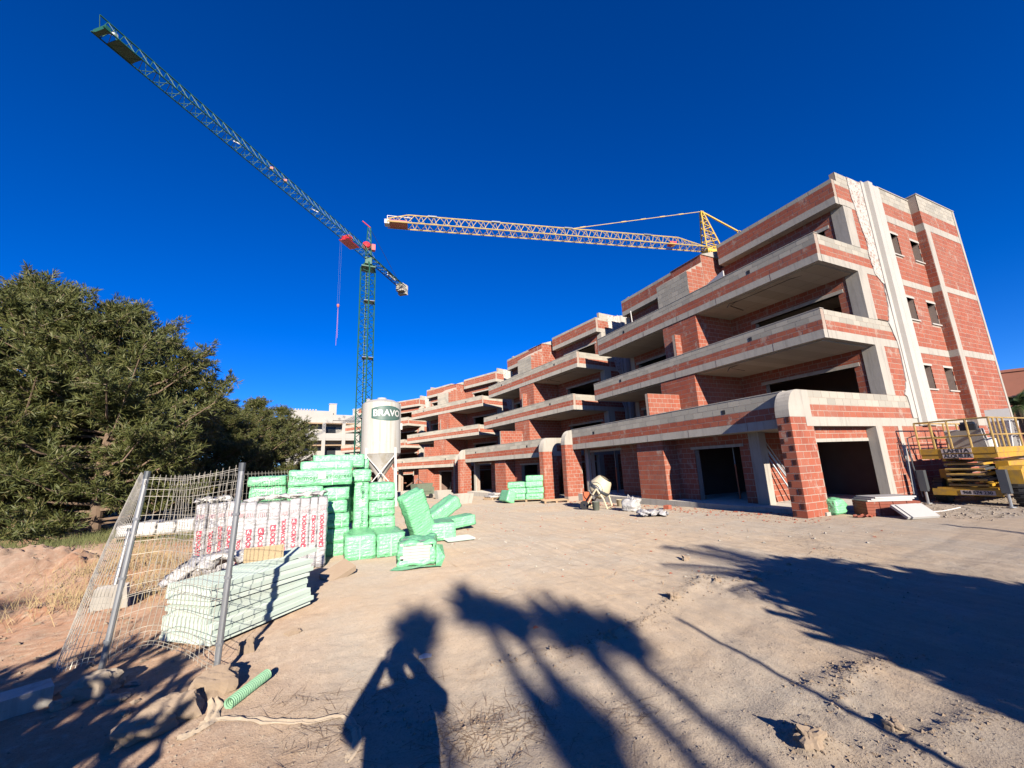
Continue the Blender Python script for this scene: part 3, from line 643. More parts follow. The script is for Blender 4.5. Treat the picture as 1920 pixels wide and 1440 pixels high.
# ---------------------------------------------------------------- tower cranes
def lattice(mb, corners0, corners1, n, r, rb, faces=None, mi=0, ztype='zig'):
    """chords between two corner rings plus zig-zag bracing; corners: lists of Vector"""
    k = len(corners0)
    for a, b in zip(corners0, corners1): mb.tube(a, b, r, 5, mi=mi)
    for i in (faces if faces is not None else range(k)):
        j = (i+1) % k
        for s_ in range(n):
            t0, t1 = s_/n, (s_+1)/n; tm_ = (t0+t1)/2
            a0 = corners0[i].lerp(corners1[i], t0); a1 = corners0[i].lerp(corners1[i], t1); b0 = corners0[j].lerp(corners1[j], tm_)
            mb.tube(a0, b0, rb, 4, mi=mi, cap=False); mb.tube(b0, a1, rb, 4, mi=mi, cap=False)
def jib_sections(P0, P1, w, hh, up=True):
    d = (P1-P0).normalized(); s_ = d.cross(Vector((0,0,1))).normalized()
    def ring(p, k=1): return [p - s_*w/2*k, p + s_*w/2*k, p + Vector((0, 0, hh*k))]
    return d, s_, ring
# green crane
cx, cy = 3.3, 44.9; cz = gzf(cx, cy); JZ = 25.8
cr = thing('tower_crane', 'green tower crane standing behind the white silo, jib reaching up to the left', 'crane', (cx, cy, cz), 0)
tip = on_z(182, 54, JZ); cje = on_z(757, 541, JZ); O_ = Vector((cx, cy, cz))
jd = (Vector((cx, cy, JZ)) - tip).normalized(); js = jd.cross(Vector((0,0,1))).normalized()
mb = MB(); w = .56
sq = lambda z: [Vector((cx, cy, z)) - O_ + js*a*w + jd*b*w for a, b in ((-1,-1),(1,-1),(1,1),(-1,1))]
lattice(mb, sq(cz), sq(JZ-1.5), 19, .075, .035); cr_m = mb.build('mast', M['cgreen'], cr)
mb = MB()
for k in range(24):
    z = cz+.6+k*1.02-cz; mb.obox((0,0,z), (.5,.06,.06)); mb.tube((-.2,.1,z), (-.2,.1,z+1.02), .03, 4); mb.tube((.2,.1,z), (.2,.1,z+1.02), .03, 4)
    for q in range(3): mb.tube((-.2,.1,z+q*.34), (.2,.1,z+q*.34), .02, 4)
mb.build('ladder', M['cgreen'], cr)
mb = MB()
for z in (8, 14.5, 21): mb.obox((.2,0,z), (1.1,1.1,.06))
mb.build('rest_platform', M['steel'], cr)
mb = MB()
top4 = sq(JZ-1.5); ap = Vector((0, 0, JZ-cz-.25))
for p in top4: mb.tube(p, ap + (p-ap)*.35, .09, 5)
mb.obox((0,0,JZ-cz-1.45), (1.5,1.5,.14)); mb.obox((0,0,JZ-cz-.55), (.7,.7,.8)); mb.build('slewing_ring', M['cgreen'], cr)
mb = MB(); d, s_, ring = jib_sections(tip, Vector((cx, cy, JZ)), 1.0, 1.05)
lattice(mb, [p-O_ for p in ring(tip, .9)], [p-O_ for p in ring(Vector((cx, cy, JZ))+jd*.6)], 34, .045, .020); mb.build('jib', M['cgreen'], cr)
mb = MB(); d2, s2, ring2 = jib_sections(Vector((cx, cy, JZ)), cje, 1.0, .35)
lattice(mb, [p-O_ for p in ring2(Vector((cx, cy, JZ)))], [p-O_ for p in ring2(cje)], 9, .06, .03); mb.build('counter_jib', M['cgreen'], cr)
R3 = Matrix((jd, js, Vector((0,0,1)))).transposed()
mb = MB(); mb.obox(tip-O_+jd*.2+Vector((0,0,.1)), (.25,.95,.25), R3); mb.obox(tip-O_+jd*1.3+Vector((0,0,.02)), (1.2,.8,.05), R3); mb.build('jib_head', M['cgreen'], cr)
mb = MB(); mb.obox(cje-O_-jd*.2+Vector((0,0,-.35)), (.55,1.15,1.3), R3); mb.obox(cje-O_-jd*.85+Vector((0,0,-.25)), (.5,1.05,1.0), R3); mb.build('counterweight', M['concrete'], cr)
mb = MB(); mb.obox(cje-O_-jd*3.2+Vector((0,0,.25)), (1.8,.12,.42), R3); mb.build('name_board', M['whiteink'], cr)
mb = MB(); lattice(mb, [Vector(v)+ap for v in ((-.3,-.3,.3),(.3,-.3,.3),(.3,.3,.3),(-.3,.3,.3))], [Vector(v)+ap for v in ((-.15,-.15,4.0),(.15,-.15,4.0),(.15,.15,4.0),(-.15,.15,4.0))], 5, .05, .025); mb.build('tower_head', M['cgreen'], cr)
mb = MB(); mb.lathe([(0,-.3),(.42,-.28),(.48,0),(.42,.35),(.25,.5),(0,.52)], 12, ap+Vector((-.25,0,1.55)), M=Matrix.Rotation(1.2,3,'X')); mb.obox(ap+Vector((.5,0,1.5)), (.4,.5,.7)); mb.build('hoist_motor', M['red'], cr)
mb = MB(); mb.tube(ap+Vector((.15,0,4.0)), ap+Vector((-.8,-.3,4.5)), .07, 5); mb.build('anemometer_arm', M['red'], cr)
mb = MB(); mb.tube(ap+Vector((.1,0,3.9)), cje-O_-jd*1.2+Vector((0,0,.3)), .025, 4); mb.build('tie_cable', M['cable'], cr)
tz = on_z(655, 455, JZ); mb = MB(); mb.obox(tz-O_+Vector((0,0,-.12)), (1.9,1.1,.14), R3); mb.obox(tz-O_+Vector((0,0,.25))-jd*.4, (.6,.9,.45), R3); mb.build('trolley', M['red'], cr)
for px, py in ((222,63),(456,268),(601,395)):
    q = on_z(px-4, py+3, JZ+1.05); mb = MB(); mb.tube(q-O_, q-O_+s_*(-.75)+Vector((0,0,.5)), .10 if px < 300 else .05, 6); mb.build('work_light', M['whiteink'], cr)
for px, py in ((509,316),(535,339)):
    q = on_z(px, py+3, JZ+1.1); mb = MB(); mb.obox(q-O_+Vector((0,0,.15)), (.25,.25,.2)); mb.build('marker_ball', M['pink'], cr)
# hook block hanging from the jib
hp = on_z(640, 440, JZ); hk = thing('crane_hook', 'small red hook block hanging on thin cables left of the green mast', 'hook', (hp.x, hp.y, 0))
hd = math.hypot(hp.x, hp.y)
def zat(px, py, dist): r = ray(px, py); return CAM_H + r.z/math.hypot(r.x, r.y)*dist
zh = zat(634, 573, hd)
mb = MB(); mb.lathe([(.02,.18),(.11,.13),(.13,0),(.08,-.15),(.02,-.2)], 10, (0,0,zh)); mb.build('hook_block', M['pink'], hk)
mb = MB(); mb.tube((-.08,0,zh+.2), (-.08,0,JZ-.2), .008, 4); mb.tube((.08,0,zh+.2), (.08,0,JZ-.2), .008, 4); mb.build('hoist_cable', M['cable'], hk)
mb = MB(); zl = zat(632, 648, hd); mb.tube((0,0,zh-.2), (-.05,0,zl), .012, 4); mb.tube((0,0,zh-.2), (.06,0,zl+.8), .01, 4); mb.build('sling', M['pink'], hk)

# yellow crane behind the nearest block
Z2 = 28.0; tp = on_z(726, 421, Z2); ms = on_z(1332, 468, Z2); O2 = Vector((ms.x, ms.y, gzf(ms.x, ms.y)))
cr2 = thing('tower_crane', 'yellow tower crane behind the nearest brick block, jib stretching left over the roofs', 'crane', O2)
jd2 = (Vector((ms.x, ms.y, Z2)) - tp).normalized(); js2 = jd2.cross(Vector((0,0,1))).normalized(); R4 = Matrix((jd2, js2, Vector((0,0,1)))).transposed()
mb = MB(); sq2 = lambda z, w=.85: [Vector((0, 0, z)) + js2*a*w + jd2*b*w for a, b in ((-1,-1),(1,-1),(1,1),(-1,1))]
lattice(mb, sq2(0), sq2(Z2-O2.z-.6), 20, .09, .04); mb.build('mast', M['cyellow'], cr2)
mb = MB(); L2 = (Vector((ms.x, ms.y, Z2)) - tp).length; a0 = tp-O2; b0 = Vector((0,0,Z2-O2.z))
def tri(p, k): return [p - js2*.65, p + js2*.65, p + Vector((0,0,1.35*k))]
lattice(mb, tri(a0, .55), tri(a0+jd2*2.2, 1.0), 2, .06, .03); lattice(mb, tri(a0+jd2*2.2, 1.0), tri(b0-jd2*4.5, 1.0), 24, .07, .035); lattice(mb, tri(b0-jd2*4.5, 1.0), tri(b0-jd2*.6, .25), 4, .07, .035)
mb.build('jib', M['cpale'], cr2)
mb = MB(); mb.obox(a0+jd2*1.2+Vector((0,0,.12)), (1.9,1.2,.25), R4); mb.build('trolley', M['pink'], cr2)
mb = MB(); mb.tube(a0+Vector((0,0,.0)), a0+Vector((0,0,1.1)), .04, 4); mb.tube(a0+Vector((0,0,1.1)), a0+jd2*2.6+Vector((0,0,1.0)), .04, 4); mb.obox(a0+Vector((0,0,.2)), (.5,.7,.5), R4); mb.build('jib_head', M['white'], cr2)
hm = math.hypot(ms.x, ms.y); za = zat(1322, 397, hm) - O2.z; apx = Vector((0,0,za)) - jd2*.5
mb = MB(); lattice(mb, [Vector((0,0,Z2-O2.z-.2)) + js2*a*.5 + jd2*b*.9 for a, b in ((-1,-1),(1,-1),(1,1.6),(-1,1.6))], [apx + js2*a*.12 + jd2*b*.12 for a, b in ((-1,-1),(1,-1),(1,1),(-1,1))], 6, .09, .045); mb.build('tower_head', M['cyellow'], cr2)
at = b0 - jd2*(L2*.47) + Vector((0,0,1.35))
mb = MB(); mb.tube(apx, at, .045, 5); mb.build('pendant_bar', M['cpale'], cr2)
for k in (.15,.30,.45,.6,.9): p = apx.lerp(at, k); q = apx.lerp(at, k+.04); MB().tube(p, q, .085, 6).build('pendant_joint', M['cpale'], cr2)
mb = MB(); ce = b0 + jd2*11; mb.tube(apx, apx.lerp(ce, .45), .13, 6); mb.tube(apx.lerp(ce, .45)+js2*.2, ce+js2*.3, .05, 4); mb.tube(apx.lerp(ce, .45)-js2*.2, ce-js2*.3, .05, 4); mb.build('rear_tie', M['cyellow'], cr2)
mb = MB(); lattice(mb, [b0+js2*.6, b0-js2*.6, b0+Vector((0,0,.5))], [ce+js2*.6, ce-js2*.6, ce+Vector((0,0,.5))], 8, .07, .035); mb.build('counter_jib', M['cyellow'], cr2)
mb = MB(); mb.obox(ce-jd2*1.2+Vector((0,0,-.8)), (1.6,1.3,2.2), R4); mb.build('counterweight', M['concrete'], cr2)
mb = MB(); mb.obox(b0+Vector((0,0,-.9))-js2*.2, (2.0,1.9,1.2), R4); mb.build('slewing_ring', M['cyellow'], cr2)
mb = MB(); mb.obox(b0-jd2*5.5+Vector((0,0,.35)), (.9,.7,.4), R4); mb.build('trolley_winch', M['red'], cr2)
for k in (.12,.30,.52,.78): 
    mb = MB(); mb.obox(a0.lerp(b0, k)+Vector((0,0,1.38)), (1.0,.22,.16), R4); mb.build('splice_plate', M['steel'], cr2)

# ---------------------------------------------------------------- silo
sx_, sy_ = polar(715, 27.0); sz_ = gzf(sx_, sy_)
si = thing('mortar_silo', 'white dry mortar silo on braced legs behind the green packs', 'silo', (sx_, sy_, sz_)); SR = 1.17; fa = math.atan2(-sy_, -sx_)
mb = MB(); mb.lathe([(SR,3.13),(SR+.03,3.15),(SR+.03,3.22),(SR,3.24),(SR,6.28),(SR-.05,6.36)], 48); mb.build('shell', M['silo'], si, True)
mb = MB(); mb.lathe([(SR-.02,6.34),(SR*.7,6.52),(SR*.3,6.62),(0,6.64)], 48); mb.lathe([(.28,6.5),(.28,6.72),(0,6.74)], 16); mb.build('roof', M['silo'], si, True)
mb = MB(); mb.lathe([(SR,3.14),(.16,1.70),(.16,1.45)], 48); mb.build('hopper', M['silo'], si, True)
mb = MB(); legs = []
for k in range(4):
    t_ = fa + math.pi/4 + k*math.pi/2; p = Vector((math.cos(t_)*(SR+.02), math.sin(t_)*(SR+.02), 3.5)); q = Vector((math.cos(t_)*(SR+.02)*1.12, math.sin(t_)*(SR+.02)*1.12, 0)); legs.append((p, q))
    m1 = MB(); m1.tube(p, q, .085, 4); m1.build('leg', M['white'], si)
for k in range(4):
    p, q = legs[k]; r_, s2_ = legs[(k+1) % 4]
    m1 = MB(); m1.tube(p.lerp(q, .12), r_.lerp(s2_, .72), .035, 4); m1.tube(r_.lerp(s2_, .12), p.lerp(q, .72), .035, 4); m1.tube(p.lerp(q, .78), r_.lerp(s2_, .78), .035, 4); m1.build('cross_brace', M['white'], si)
mb = MB(); lp = Vector((math.cos(fa+1.75)*SR, math.sin(fa+1.75)*SR, 0)); mb.tube(lp+Vector((0,0,3.2)), lp+Vector((0,0,6.4)), .05, 6); mb.obox(lp*1.05+Vector((0,0,4.9)), (.16,.16,.4)); mb.build('fill_pipe', M['white'], si)
def bend_text(o, R, a0, zc):
    """wrap a flat lettering mesh (x right, y up) round the shell"""
    for v in o.data.vertices:
        x_, y_, z_ = v.co; tt = a0 + x_/R; v.co = ((R+.006+z_)*math.cos(tt), (R+.006+z_)*math.sin(tt), zc+y_)
oval = [(.80*math.copysign(min(1,abs(math.cos(t_))**.62),math.cos(t_)), .40*math.copysign(abs(math.sin(t_))**.85, math.sin(t_))) for t_ in np.linspace(0, 2*math.pi, 49)[:-1]]
def badge(sc, mat, zo, nm):
    m1 = MB(); N = 24
    xs = np.linspace(-1.0*sc, 1.0*sc, N); vs = []
    for x_ in xs:
        yy = (.46 - .17*(abs(x_)/1.0)**2)*(.90 if sc < 1 else 1)
        vs += [(x_, -yy, zo), (x_, yy, zo)]
    m1.add(vs, [(2*i, 2*i+2, 2*i+3, 2*i+1) for i in range(N-1)]); o = m1.build(nm, mat, si); bend_text(o, SR, fa+.33, 5.60); return o
badge(1.0, simple('badge_green', (.02,.10,.085), .5), .002, 'badge'); badge(.93, simple('badge_grey', (.07,.12,.105), .5), .006, 'badge')
o = text_mesh('BRAVO', .56, M['whiteink'], si, Matrix.Identity(4), bold=.014); bend_text(o, SR+.014, fa+.33, 5.60)
o = text_mesh('902 37', .34, simple('faded_grey_ink', (.36,.36,.32), .6), si, Matrix.Identity(4)); bend_text(o, SR, fa-.05, 3.75)

# ---------------------------------------------------------------- white apartment house and terracotta house far behind
wx, wy = polar(640, 78.0)
wh = thing('white_apartment_house', 'white apartment house with roof chimneys seen far behind the green crane', 'building', (wx, wy, -1.0), math.radians(10))
P = lambda n, mb, m_: mb.build(n, m_, wh)
P('wall', MB().box(-8, 8, 0, 9, 0, 12.6), M['house']); P('roof_parapet', MB().box(-8.1, -1.5, -.25, 0, 11.4, 13.6).box(-1.5, 5.8, -.2, 0, 12.0, 13.0).box(-8.1,-1.5,0,3,12.6,13.55), M['house'])
for x_, w_, z1 in ((-1.9, 1.1, 15.0), (2.2, 1.0, 14.2), (4.6, .62, 16.2)): P('chimney', MB().box(x_, x_+w_, .6, 1.5, 12.5, z1).box(x_-.06, x_+w_+.06, .54, 1.56, z1, z1+.12), M['house'])
mbt = MB()
for k in range(9): mbt.box(-8.0+k*.45, -7.78+k*.45, -.3, -.06, 13.6, 13.82)
P('merlon_row', mbt, M['house'])
for (x0, x1, z0) in ((-6.8, 2.6, 8.6), (-6.8, 4.2, 4.9), (-6.8, 4.2, 1.6)):
    P('balcony', MB().box(x0, x1, -2.0, -.0, z0-.25, z0).box(x0, x1, -2.05, -1.85, z0, z0+.95).box(x0, x0+.2, -1.85, 0, z0, z0+.95), M['house'])
    P('balcony_roof', MB().box(x0+.3, x1-.2, -1.9, 0, z0+2.55, z0+2.75), M['wood'])
for x_ in (-3.4, -.2, 2.2): P('balcony_column', MB().box(x_, x_+.5, -2.1, -1.7, 0, 11.3), M['house'])
for (x0, x1, z0, z1) in ((-6.4,-5.2,8.7,10.4),(-2.6,-.9,8.7,10.8),(.6,1.9,8.7,10.6),(-6.2,-5.0,5.0,6.8),(-2.4,-.8,5.0,7.2),(.7,1.6,5.0,7.2),(3.0,3.8,9.0,11.0),(-2.2,-.8,1.7,3.8)):
    f = P('window', MB().box(x0, x1, -.05, .02, z0, z1), M['steel']); m1 = MB(); m1.box(x0+.08, x1-.08, -.07, -.05, z0+.08, z1-.08); m1.build('pane', M['darkglass'], f)
P('door_awning', MB().box(.5, 2.4, -2.6, -1.9, 10.6, 10.75), M['wood'])
thx, thy = polar(1990, 62.0)
th = thing('terracotta_house', 'terracotta rendered house behind the gable at the right edge', 'building', (thx, thy, -.5), math.radians(-62))
P2 = lambda n, mb, m_: mb.build(n, m_, th)
P2('wall', MB().box(-7, 9, 0, 8, 0, 9.0), M['terracotta']); P2('cornice', MB().box(-7.15, 9.15, -.15, 8.15, 9.0, 9.25), M['terracotta'])
for x_ in (-4.5, -1.0, 2.5, 6):
    for z_ in (1.5, 4.3, 7.0): f = P2('window', MB().box(x_, x_+1.1, -.04, .03, z_, z_+1.4), M['steel']); m1 = MB(); m1.box(x_+.08, x_+1.02, -.06, -.04, z_+.08, z_+1.32); m1.build('pane', M['darkglass'], f)
# palm by that house
def frond(mb, base, az, el, L, droop, rs, w=.28):
    pts = []; p = Vector(base); e = el
    for k in range(9):
        pts.append(p.copy()); p = p + Vector((math.cos(az)*math.cos(e), math.sin(az)*math.cos(e), math.sin(e)))*(L/8); e -= droop/8
    mb.path(pts, .02, 4, rs=[.03*(1-k/9)+.006 for k in range(9)])
    for k in range(1, 9):
        for q in range(4):
            t_ = q/4; c = pts[k-1].lerp(pts[k], t_); d = (pts[k]-pts[k-1]).normalized(); s_ = d.cross(Vector((0,0,1))).normalized(); ll = w*(1-abs((k+t_)/9-.45)*.9)*2
            for sg in (-1, 1):
                e2 = c + (s_*sg*.8 + d*.55 + Vector((0,0,-.28))).normalized()*ll; mb.add([c-d*.02, c+d*.02, e2], [(0,1,2)])
def palm(x, y, H, n, L, label, seed, z=None, trunk_r=.2, cat='tree'):
    rs = random.Random(seed); t = thing('palm_tree', label, cat, (x, y, gzf(x, y) if z is None else z))
    MB().path([(0,0,-.2),(.05,0,H*.4),(.0,.05,H)], .2, 10, rs=[trunk_r*1.25, trunk_r, trunk_r*.95]).build('trunk', M['bark'], t)
    mb = MB()
    for k in range(n): frond(mb, (0,0,H), rs.uniform(0, 6.28), rs.uniform(-.5, 1.3), L*rs.uniform(.8, 1.1), rs.uniform(.8, 1.9), rs)
    mb.build('crown', M['leaf'], t); return t
px_, py_ = polar(1921, 44.0); palm(px_, py_, 4.3, 46, 1.9, 'palm tree peeking out behind the gable at the right edge', 5)
# ---------------------------------------------------------------- soft boxes
def soft_box(sx, sy, sz, seed=0, rad=.05, amp=.012, n=(12, 8, 8)):
    """rounded, slightly bulging, crumpled box centred on x,y with its base at z=0"""
    mb = MB(); rs = np.random.default_rng(seed); nx_, ny_, nz_ = n
    cache = {}
    def vert(i, j, k):
        key = (i, j, k)
        if key in cache: return cache[key]
        p = np.array([(i/nx_-.5)*sx, (j/ny_-.5)*sy, (k/nz_-.5)*sz]); hlf = np.array([sx, sy, sz])/2
        q = np.clip(p, -(hlf-rad), hlf-rad); d = p-q; l = np.linalg.norm(d)
        if l > 1e-9: p = q + d/l*rad*min(1, l/rad*1.0)
        a = seed*3.1; w = amp*(math.sin(p[0]*17+a)*math.sin(p[2]*23+a*2) + .8*math.sin(p[1]*19+a*1.7+p[2]*31) + 1.1*(vnoise(p[0]*11+a, p[2]*13+p[1]*9, 3)*2))
        nrm = p/(hlf+1e-9); nrm = np.sign(nrm)*np.abs(nrm)**6; nn = np.linalg.norm(nrm)+1e-9
        p = p + nrm/nn*float(w)
        if p[2] < -sz/2: p[2] = -sz/2
        cache[key] = len(mb.v); mb.v.append((p[0], p[1], p[2]+sz/2)); return cache[key]
    def face(a, b, c, d): mb.f.append((a, b, c, d)); mb.m.append(0)
    for i in range(nx_):
        for j in range(ny_):
            face(vert(i,j,0), vert(i,j+1,0), vert(i+1,j+1,0), vert(i+1,j,0)); face(vert(i,j,nz_), vert(i+1,j,nz_), vert(i+1,j+1,nz_), vert(i,j+1,nz_))
    for i in range(nx_):
        for k in range(nz_):
            face(vert(i,0,k), vert(i+1,0,k), vert(i+1,0,k+1), vert(i,0,k+1)); face(vert(i,ny_,k), vert(i,ny_,k+1), vert(i+1,ny_,k+1), vert(i+1,ny_,k))
    for j in range(ny_):
        for k in range(nz_):
            face(vert(0,j,k), vert(0,j,k+1), vert(0,j+1,k+1), vert(0,j+1,k)); face(vert(nx_,j,k), vert(nx_,j+1,k), vert(nx_,j+1,k+1), vert(nx_,j,k+1))
    return mb
MX = lambda x, y, z, e=(0,0,0): Matrix.Translation((x, y, z)) @ Matrix.Rotation(e[2],4,'Z') @ Matrix.Rotation(e[1],4,'Y') @ Matrix.Rotation(e[0],4,'X')
FRONT = Matrix.Rotation(math.pi/2, 4, 'X')                    # flat lettering -> stands up, faces -Y
seedc = [10]
def pack(label, x0, x1, y0, y1, z0, z1, rz=0.0, mat='greenfilm', name='insulation_pack', cat='pack', group='green wrapped insulation packs', rot=None, amp=.008):
    seedc[0] += 1; sx, sy, sz = x1-x0, y1-y0, z1-z0
    n = tuple(max(5, min(18, int(a/.075))) for a in (sx, sy, sz))
    mb = soft_box(sx, sy, sz, seedc[0], .028, amp, n); o = mb.build(name, M[mat], None, True, ((x0+x1)/2, (y0+y1)/2, z0), rot or (0, 0, rz))
    if mat == 'greenfilm' and sx > .4 and name == 'insulation_pack':
        rr = random.Random(seedc[0]); xo = rr.uniform(-.2,.2)*sx
        MB().box(xo-.012, xo+.012, -sy/2-.012, -sy/2+.02, .015, sz-.02).build('seam_tape', M['tape'], o)
        if rr.random() < .45 and 'lettering' not in label and sz < .6: text_mesh('Thermogreen', min(.10, sz*.3), M['greenink'], o, Matrix.Translation((rr.uniform(-.1,.1)*sx, -sy/2-.010, sz*rr.uniform(.4,.65))) @ FRONT, extrude=.004, sx=min(1.0, sx/.75))
    return tag(o, label, cat, group)
def px_pack(label, xa, xb, yt, yb, Y, depth, **k):
    """front face given in photo pixels on the plane Y (known from where the heap meets the ground)"""
    xm = (xa+xb)/2; a = on_y(xa, (yt+yb)/2, Y).x; b = on_y(xb, (yt+yb)/2, Y).x; zt = on_y(xm, yt, Y).z; zb = on_y(xm, yb, Y).z
    return pack(label, a, b, Y, Y+depth, max(zb, gzf((a+b)/2, Y)), zt, **k)
# the big heap, from the ground upwards
GL = 'green wrapped insulation pack '
px_pack(GL+'lying foremost on the ground, end on, left of the pair', 646, 705, 1003, 1050, 9.0, 1.2)
px_pack(GL+'lying on the ground behind the open pack, right of the pair', 707, 760, 1000, 1043, 8.95, 1.2)
Y0 = 9.75
tiers = [(1055,1018),(1018,990),(990,962),(962,938),(938,914)]
names = ['bottom','second','third','fourth','fifth']
for (yb, yt), nm in zip(tiers, names):
    px_pack(GL+f'in the {nm} course of the heap beside the grey packs', 606+(3 if nm == 'third' else 0), 655-(4 if nm in ('bottom','fourth') else 0), yt, yb, Y0, 1.2)
px_pack(GL+'in the top course behind the grey packs, middle', 538, 606, 912, 940, Y0+.05, 1.2)
px_pack(GL+'at the left end of the heap, above the grey packs', 464, 536, 893, 912, Y0, 1.1)
px_pack(GL+'second down at the left end of the heap', 466, 536, 912, 940, Y0+.04, 1.1)
px_pack(GL+'below the grey packs\' crumpled tops at the left', 468, 605, 942, 985, Y0+.08, 1.0)
tp1 = px_pack(GL+'with dark lettering along its front, across the top of the heap', 541, 660, 880, 911, Y0+.02, .62)
f1 = on_y(585, 898, Y0); f2 = on_y(632, 893, Y0)
for cx_, s_ in ((580, 'Thermogreen'), (628, 'Thermogreen')):
    c_ = on_y(cx_, 896 if cx_ < 600 else 892.5, Y0+.005); text_mesh(s_, .13, M['greenink'], tp1, Matrix.Translation(c_ - Vector(tp1.location)) @ FRONT, extrude=.002)
c_ = on_y(604, 892, Y0); m1 = MB(); m1.obox(c_-Vector(tp1.location)+Vector((0,-.004,0)), (.15,.012,.12)); m1.build('sticker', M['whiteink'], tp1)
px_pack(GL+'on the layer above the lettered one', 563, 662, 864, 882, Y0+.7, .6)
px_pack(GL+'at the very top of the heap, farthest back', 586, 683, 853, 878, Y0+1.4, .6, rz=.05)
px_pack(GL+'on the ground at the back, end of the tallest row', 560, 662, 905, 985, Y0+1.0, .5)
vp = px_pack(GL+'standing on end beside the dark gap of the heap', 663, 691, 903, 1003, 10.35, .55)
for k, (zz, s_) in enumerate(((.30,'@Thermo'),(.85,'green'),(1.15,'@Thermo'))):
    text_mesh(s_, .11, M['greenink'], vp, Matrix.Translation((.02, -.30, zz)) @ FRONT @ Matrix.Rotation(math.pi/2, 4, 'Z'), extrude=.002)
m1 = MB(); m1.obox((.02,-.285,.72), (.12,.02,.14)); m1.build('sticker', M['whiteink'], vp)
px_pack(GL+'capping the pack that stands on end', 661, 696, 880, 903, 10.3, .6)
for (yt, yb, nm) in ((905,938,'topmost'), (938,968,'middle'), (968,1003,'lowest')):
    px_pack(GL+f'{nm} of the neat stack right of the standing pack', 692.5, 741, yt, yb, 10.3, 1.2)
px_pack(GL+'behind the neat stack, under the silo legs', 668, 692, 860, 881, 11.4, 1.0)
# leaning and tumbled ones
def posed(label, c, size, e, **k):
    seedc[0] += 1; n = tuple(max(5, min(18, int(a/.07))) for a in size)
    o = soft_box(*size, seedc[0], .04, .010, n).build('insulation_pack', M['greenfilm'], None, True); o.data.transform(Matrix.Translation((0,0,-size[2]/2))); o.matrix_world = MX(*c, e)
    return tag(o, label, 'pack', 'green wrapped insulation packs')
posed(GL+'leaning steeply against the neat stack', (2.02, 10.05, .58), (.55, .38, 1.25), (.14, -.42, .25))
posed(GL+'tipped up on the far side of the leaning one', (3.35, 13.1, .36), (1.25, .55, .40), (.1, -.52, .2))
posed(GL+'lying flat behind the striped open end', (3.35, 11.9, .14), (1.3, .6, .30), (0, -.08, .1))
px_pack(GL+'at the right end of the heap, end to the front', 812, 858, 980, 1013, 9.95, .8, rz=-.12)
px_pack(GL+'half hidden between the leaning pack and the right end one', 790, 812, 985, 1012, 10.2, .8, rz=.1)
# opened pack with white boards
op = thing('opened_insulation_pack', 'torn open green pack with white boards showing, nearest on the sand', 'pack', (1.58, 8.0, gtop(1.58, 8.0)), math.radians(-14))
for k in range(7):
    m1 = MB(); dx = (0,.015,-.01,.01,0,.06,.1)[6-k]; m1.box(-.27+dx, .27+dx, -.28, .55, .03+k*.052, .03+k*.052+.047); m1.build('foam_board', M['whiteslab'], op)
sb = soft_box(.70, .95, .40, 77, .07, .022, (12,12,8)); m1 = MB(); m1.v = sb.v
for f in sb.f:
    c_ = np.mean([sb.v[i] for i in f], 0)
    if not (c_[1] < -.40 and abs(c_[0]) < .26 and .08 < c_[2] < .36): m1.f.append(f); m1.m.append(0)
o = m1.build('torn_film', M['greenfilm'], op, True); o.location = (.02, .16, .005)
m1 = MB(); ps = [(-.42,-.5,.01),(-.2,-.62,.02),(.1,-.60,.05),(.45,-.58,.03),(.52,-.3,.12),(.48,-.1,.30),(.37,-.35,.36),(.36,-.40,.02),(-.34,-.36,.03)]
m1.add(ps, [(0,1,8),(1,2,8),(2,7,8),(2,3,7),(3,4,7),(4,5,6),(4,6,7)]); m1.build('film_flap', M['greenfilm'], op)
tag(pack('white foam board lying flat under the right end pack', 2.62, 3.3, 9.6, 10.2, .0, .05, mat='foam', name='foam_board', cat='board', group='loose boards', amp=.0), None)

# second green stack by the arch
bx_, by_ = 10.25, 21.0; bz_ = gzf(bx_, by_)
q0 = thing('timber_pallet', 'timber pallet under the green stack by the arched brick corner', 'pallet', (bx_, by_, bz_), -.5, 'timber pallets')
def pallet_parts(t, L=1.25, W=1.0):
    for k in range(5): MB().box(-L/2, L/2, -W/2+k*(W-.1)/4, -W/2+k*(W-.1)/4+.1, .11, .132).build('deck_board', M['wood'], t)
    for k in range(3): MB().box(-L/2+k*(L-.1)/2, -L/2+k*(L-.1)/2+.1, -W/2, W/2, .0, .108).build('bearer', M['wood'], t)
pallet_parts(q0, 2.0, 1.2)
ca, sa = math.cos(-.5), math.sin(-.5)
def on_pal(lx, ly): return bx_+ca*lx-sa*ly, by_+sa*lx+ca*ly
k = 0
for tier in range(4):
    for col in range(2):
        if tier == 3 and col == 0: continue
        lx = -.50+col*.98 + (.02 if tier % 2 else -.02); x_, y_ = on_pal(lx, 0); z_ = bz_+.135+tier*.315
        pack(GL+f'by the arched corner, {("bottom","second","third","top")[tier]} course, {("left","right")[col]} side', x_-.48, x_+.48, y_-.55, y_+.55, z_, z_+.313, rz=-.5)
posed(GL+'propped against the left of the stack by the arched corner', (9.05, 20.9, bz_+.33), (.5, .9, .62), (0, .35, .1))

